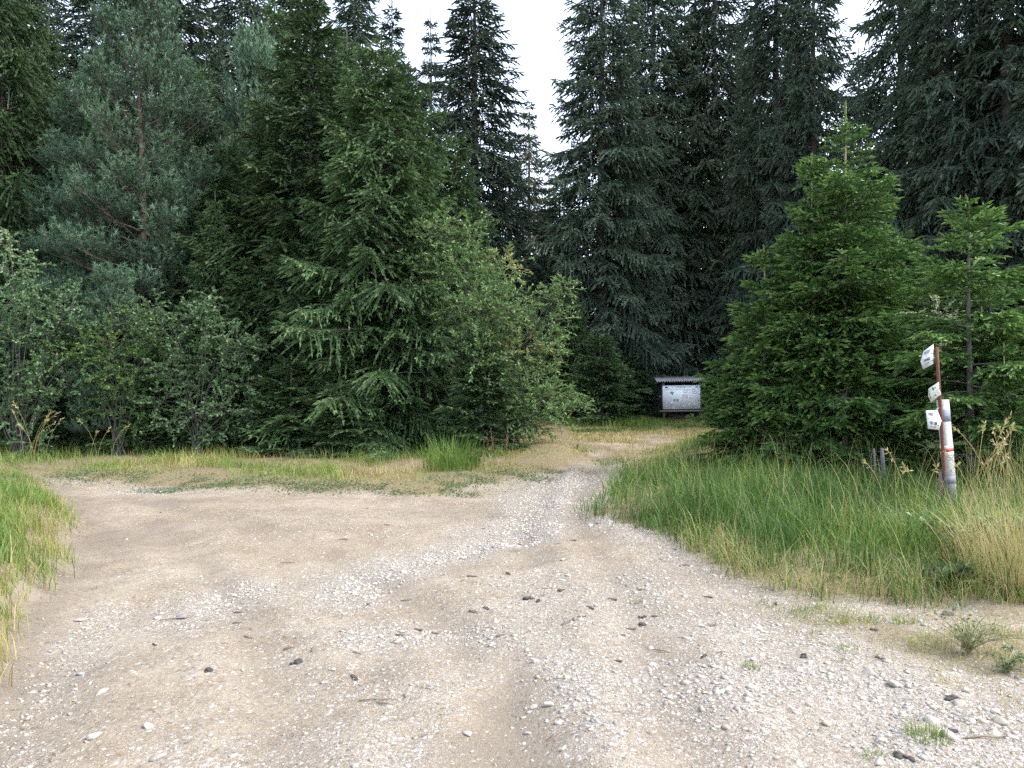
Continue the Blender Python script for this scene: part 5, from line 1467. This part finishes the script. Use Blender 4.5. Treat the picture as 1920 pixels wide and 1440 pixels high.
V = V * np.stack([np.ones(n), rs.uniform(.6, 1, n), rs.uniform(.35, .7, n)], -1)[:, None, :]
a = rs.uniform(0, 6.28, n); ca, sa = np.cos(a)[:, None], np.sin(a)[:, None]
Vx = V[..., 0] * ca - V[..., 1] * sa; Vy = V[..., 0] * sa + V[..., 1] * ca
V = np.stack([Vx, Vy, V[..., 2]], -1) * size[:, None, None] + np.stack([X, Y, height(X, Y) - size * 0.05], -1)[:, None, :]
T = (OT[None] + (np.arange(n) * len(OV))[:, None, None]).reshape(-1, 3)
tint = np.repeat(rs.random(n) * 0.99, len(OT))
me = mesh_np('gravel', V.reshape(-1, 3), None, T, attrs={'tint': tint}, mats=[M['stone']])
tag(link('gravel', me), 'fine pale limestone gravel scattered over the road', None, None, 'stuff')

rs = rng_(425)
X = []; Y = []
a, b = scatter(rs, 1500, -6, 6, 3.0, 10, lambda x, y: (sdf_poly(x, y, BANK) > 0) * (sdf_poly(x, y, RIGHT) > -0.1) * (0.08 + 0.9 * sstep(0.55, 0.75, fbm(x, y, 1.4, 3, 141)) + 0.8 * sstep(0.8, 0.1, np.abs(sdf_poly(x, y, RIGHT))) + 0.5 * sstep(0.5, 0.1, np.abs(sdf_poly(x, y, BANK)))))
n = len(a); L_ = rs.uniform(0.012, 0.055, n); az_ = rs.uniform(0, 6.28, n)
d = np.stack([np.cos(az_), np.sin(az_), 0 * az_], -1); sd = np.stack([-np.sin(az_), np.cos(az_), 0 * az_], -1) * 0.0016
c = np.stack([a, b, height(a, b) + 0.006], -1)
V = np.stack([c - d * L_[:, None] / 2 - sd, c - d * L_[:, None] / 2 + sd, c + d * L_[:, None] / 2 + sd, c + d * L_[:, None] / 2 - sd, c + UP * 0.003], 1).reshape(-1, 3)
i = np.arange(n)[:, None] * 5
T = np.concatenate([i + [[0, 1, 4]], i + [[1, 2, 4]], i + [[2, 3, 4]], i + [[3, 0, 4]]], 0)
tag(link('needle_litter', mesh_np('needle_litter', V, None, T, mats=[flat_mat('dry_litter', (0.15, 0.105, 0.07), 0.5, 40)])), 'scattered dry needles and twig bits on the road', None, None, 'stuff')

def cone_mesh(seed):
    rs = rng_(seed); g = Geo()
    L = 1.0
    s = np.linspace(0, 1, 7)
    g.tube(np.stack([s * L - 0.5, 0.03 * np.sin(s * 3), 0 * s], -1), 0.14 * np.sin(np.clip(s * 0.9 + 0.08, 0, 1) * PI) ** 0.7 + 0.01, 7, cap=True)
    for r_ in range(9):
        for q in range(6):
            t_ = (r_ + 0.5) / 9.5; a_ = q / 6 * 6.28 + r_ * 0.55
            rad = 0.14 * math.sin(min(1, t_ * 0.9 + 0.08) * PI) ** 0.7
            rv = np.array([0, math.cos(a_), math.sin(a_)]); tv = np.array([0, -math.sin(a_), math.cos(a_)])
            b_ = np.array([t_ - 0.5, 0, 0]) + rv * rad * 0.85
            d_ = nrm(np.array([0.8, 0, 0]) + rv * rs.uniform(0.4, 0.9))
            g.add([b_ - tv * 0.06, b_ + tv * 0.06, b_ + d_ * 0.13 + tv * 0.04, b_ + d_ * 0.13 - tv * 0.04], [(0, 1, 2, 3)])
    return g.mesh('spruce_cone', [M['cone']])
CONES = [cone_mesh(430 + i) for i in range(4)]
def clod_mesh(seed):
    rs = rng_(seed); g = Geo()
    for k in range(7):
        V, T = ICO1
        g.add((V + rs.normal(size=V.shape) * 0.22) * rs.uniform(0.25, 0.5) * np.array([1, 1, .7]) + rs.normal(size=3) * np.array([.42, .3, .08]) + np.array([0, 0, .12]), None, T)
    return g.mesh('dark_clod', [M['dung']])
CLODS = [clod_mesh(440 + i) for i in range(3)]
rs = rng_(450)
CONE_PX = [(687, 949), (725, 986), (644, 1012), (925, 1018), (973, 1000), (1046, 1026), (1073, 1015), (886, 1087), (868, 1093), (830, 1080), (952, 1082), (693, 1125), (1017, 1123),
           (1146, 1125), (1175, 1097), (1205, 1108), (887, 1151), (911, 1147), (781, 1177), (813, 1180), (749, 1192), (938, 1194), (989, 1188), (1077, 1175), (1106, 1150), (1182, 1180),
           (1230, 1158), (1171, 1192), (1157, 1243), (669, 1220), (663, 1269), (1121, 984), (1265, 1034), (1277, 1061), (301, 961), (447, 1132), (445, 1154), (465, 1185), (290, 1206), (542, 1210),
           (587, 1217), (177, 1098), (1286, 1061), (1326, 1119), (1455, 1129), (1334, 1182), (1351, 1233), (1320, 1240), (1061, 1178), (1009, 1131), (1003, 960), (905, 985), (760, 1115), (1090, 1168), (640, 1013)]
for px, py in CONE_PX:
    X, Y = gp(px, py); L = rs.uniform(0.055, 0.09)
    o = link('spruce_cone', CONES[rs.integers(0, 4)], None, (X, Y, hz1(X, Y) + 0.001), (rs.uniform(0, 6), rs.normal() * .08, rs.normal() * 0.9), (L, L * rs.uniform(.6, .95), L * rs.uniform(.6, .9)))
    tag(o, 'dark fallen spruce cone lying on the pale gravel road', 'cone', 'fallen spruce cones on the road')
for px, py, sz, lab in ((990, 1127, 22, 'black crumbly clod in the middle of the road among the cones'), (1203, 1170, 20, 'dark clod beside white pebbles, right of the road middle'),
                        (1207, 1157, 16, 'smaller dark clod just behind another, right of the road middle'), (1052, 1115, 16, 'dark clod with the cones just right of the middle clod'),
                        (390, 1262, 20, 'lone brown clod on the sandy left half of the road'), (557, 1237, 26, 'flat brown clod on the sandy road, left of the rut'),
                        (1697, 1424, 32, 'black clod at the bottom edge on the right gravel'), (1782, 1318, 26, 'black clod beside white stones at lower right'), (1788, 1371, 18, 'small black clod between the two big white stones'),
                        (1649, 1236, 18, 'black clod right of the flat yellowish tuft'), (1507, 1234, 22, 'dark crumbled clod in the right gravel'), (1638, 1182, 16, 'dark clod at the dry grass edge')):
    X, Y = gp(px, py); s = sz / FPX * Y / 2 * 1.1
    o = link('dark_clod', CLODS[rs.integers(0, 3)], None, (X, Y, hz1(X, Y)), (0, 0, rs.uniform(0, 6)), (s, s, s * 0.8))
    tag(o, lab, 'clod', 'dark clods on the road')
for px, py, L, az_, lab in ((702, 1311, 0.16, 0.1, 'flat brown stick left of the damp rut'), (722, 1319, 0.10, -0.3, 'short dark stick beside the flat brown one'), (330, 1150, 0.22, 0.3, 'pale stick by the left stone patch'),
                            (540, 1052, 0.14, 0.1, 'thin stick on the sandy left half of the road'), (1240, 1220, 0.12, -0.5, 'little dark stick on the right gravel'), (1850, 1385, 0.22, 0.05, 'pale stick among the bottom right stones')):
    X, Y = gp(px, py); g = Geo()
    g.tube([(-L / 2, 0, 0), (-L * .1, L * .05, .004), (L * .2, -L * .02, .006), (L / 2, L * .06, .002)], [.003, .005, .0045, .002], 5, cap=True)
    tag(link('stick', g.mesh('stick', [M['straw_stick']]), None, (X, Y, hz1(X, Y) + .008), (0, 0, az_)), lab, 'stick', 'sticks on the road')

import os
if os.environ.get('SCENE_STATS'):
    print('TRIS', sum(sum(len(p.vertices) - 2 for p in m.polygons) for m in bpy.data.meshes if m.users), {m.name: len(m.polygons) for m in bpy.data.meshes if len(m.polygons) > 20000})
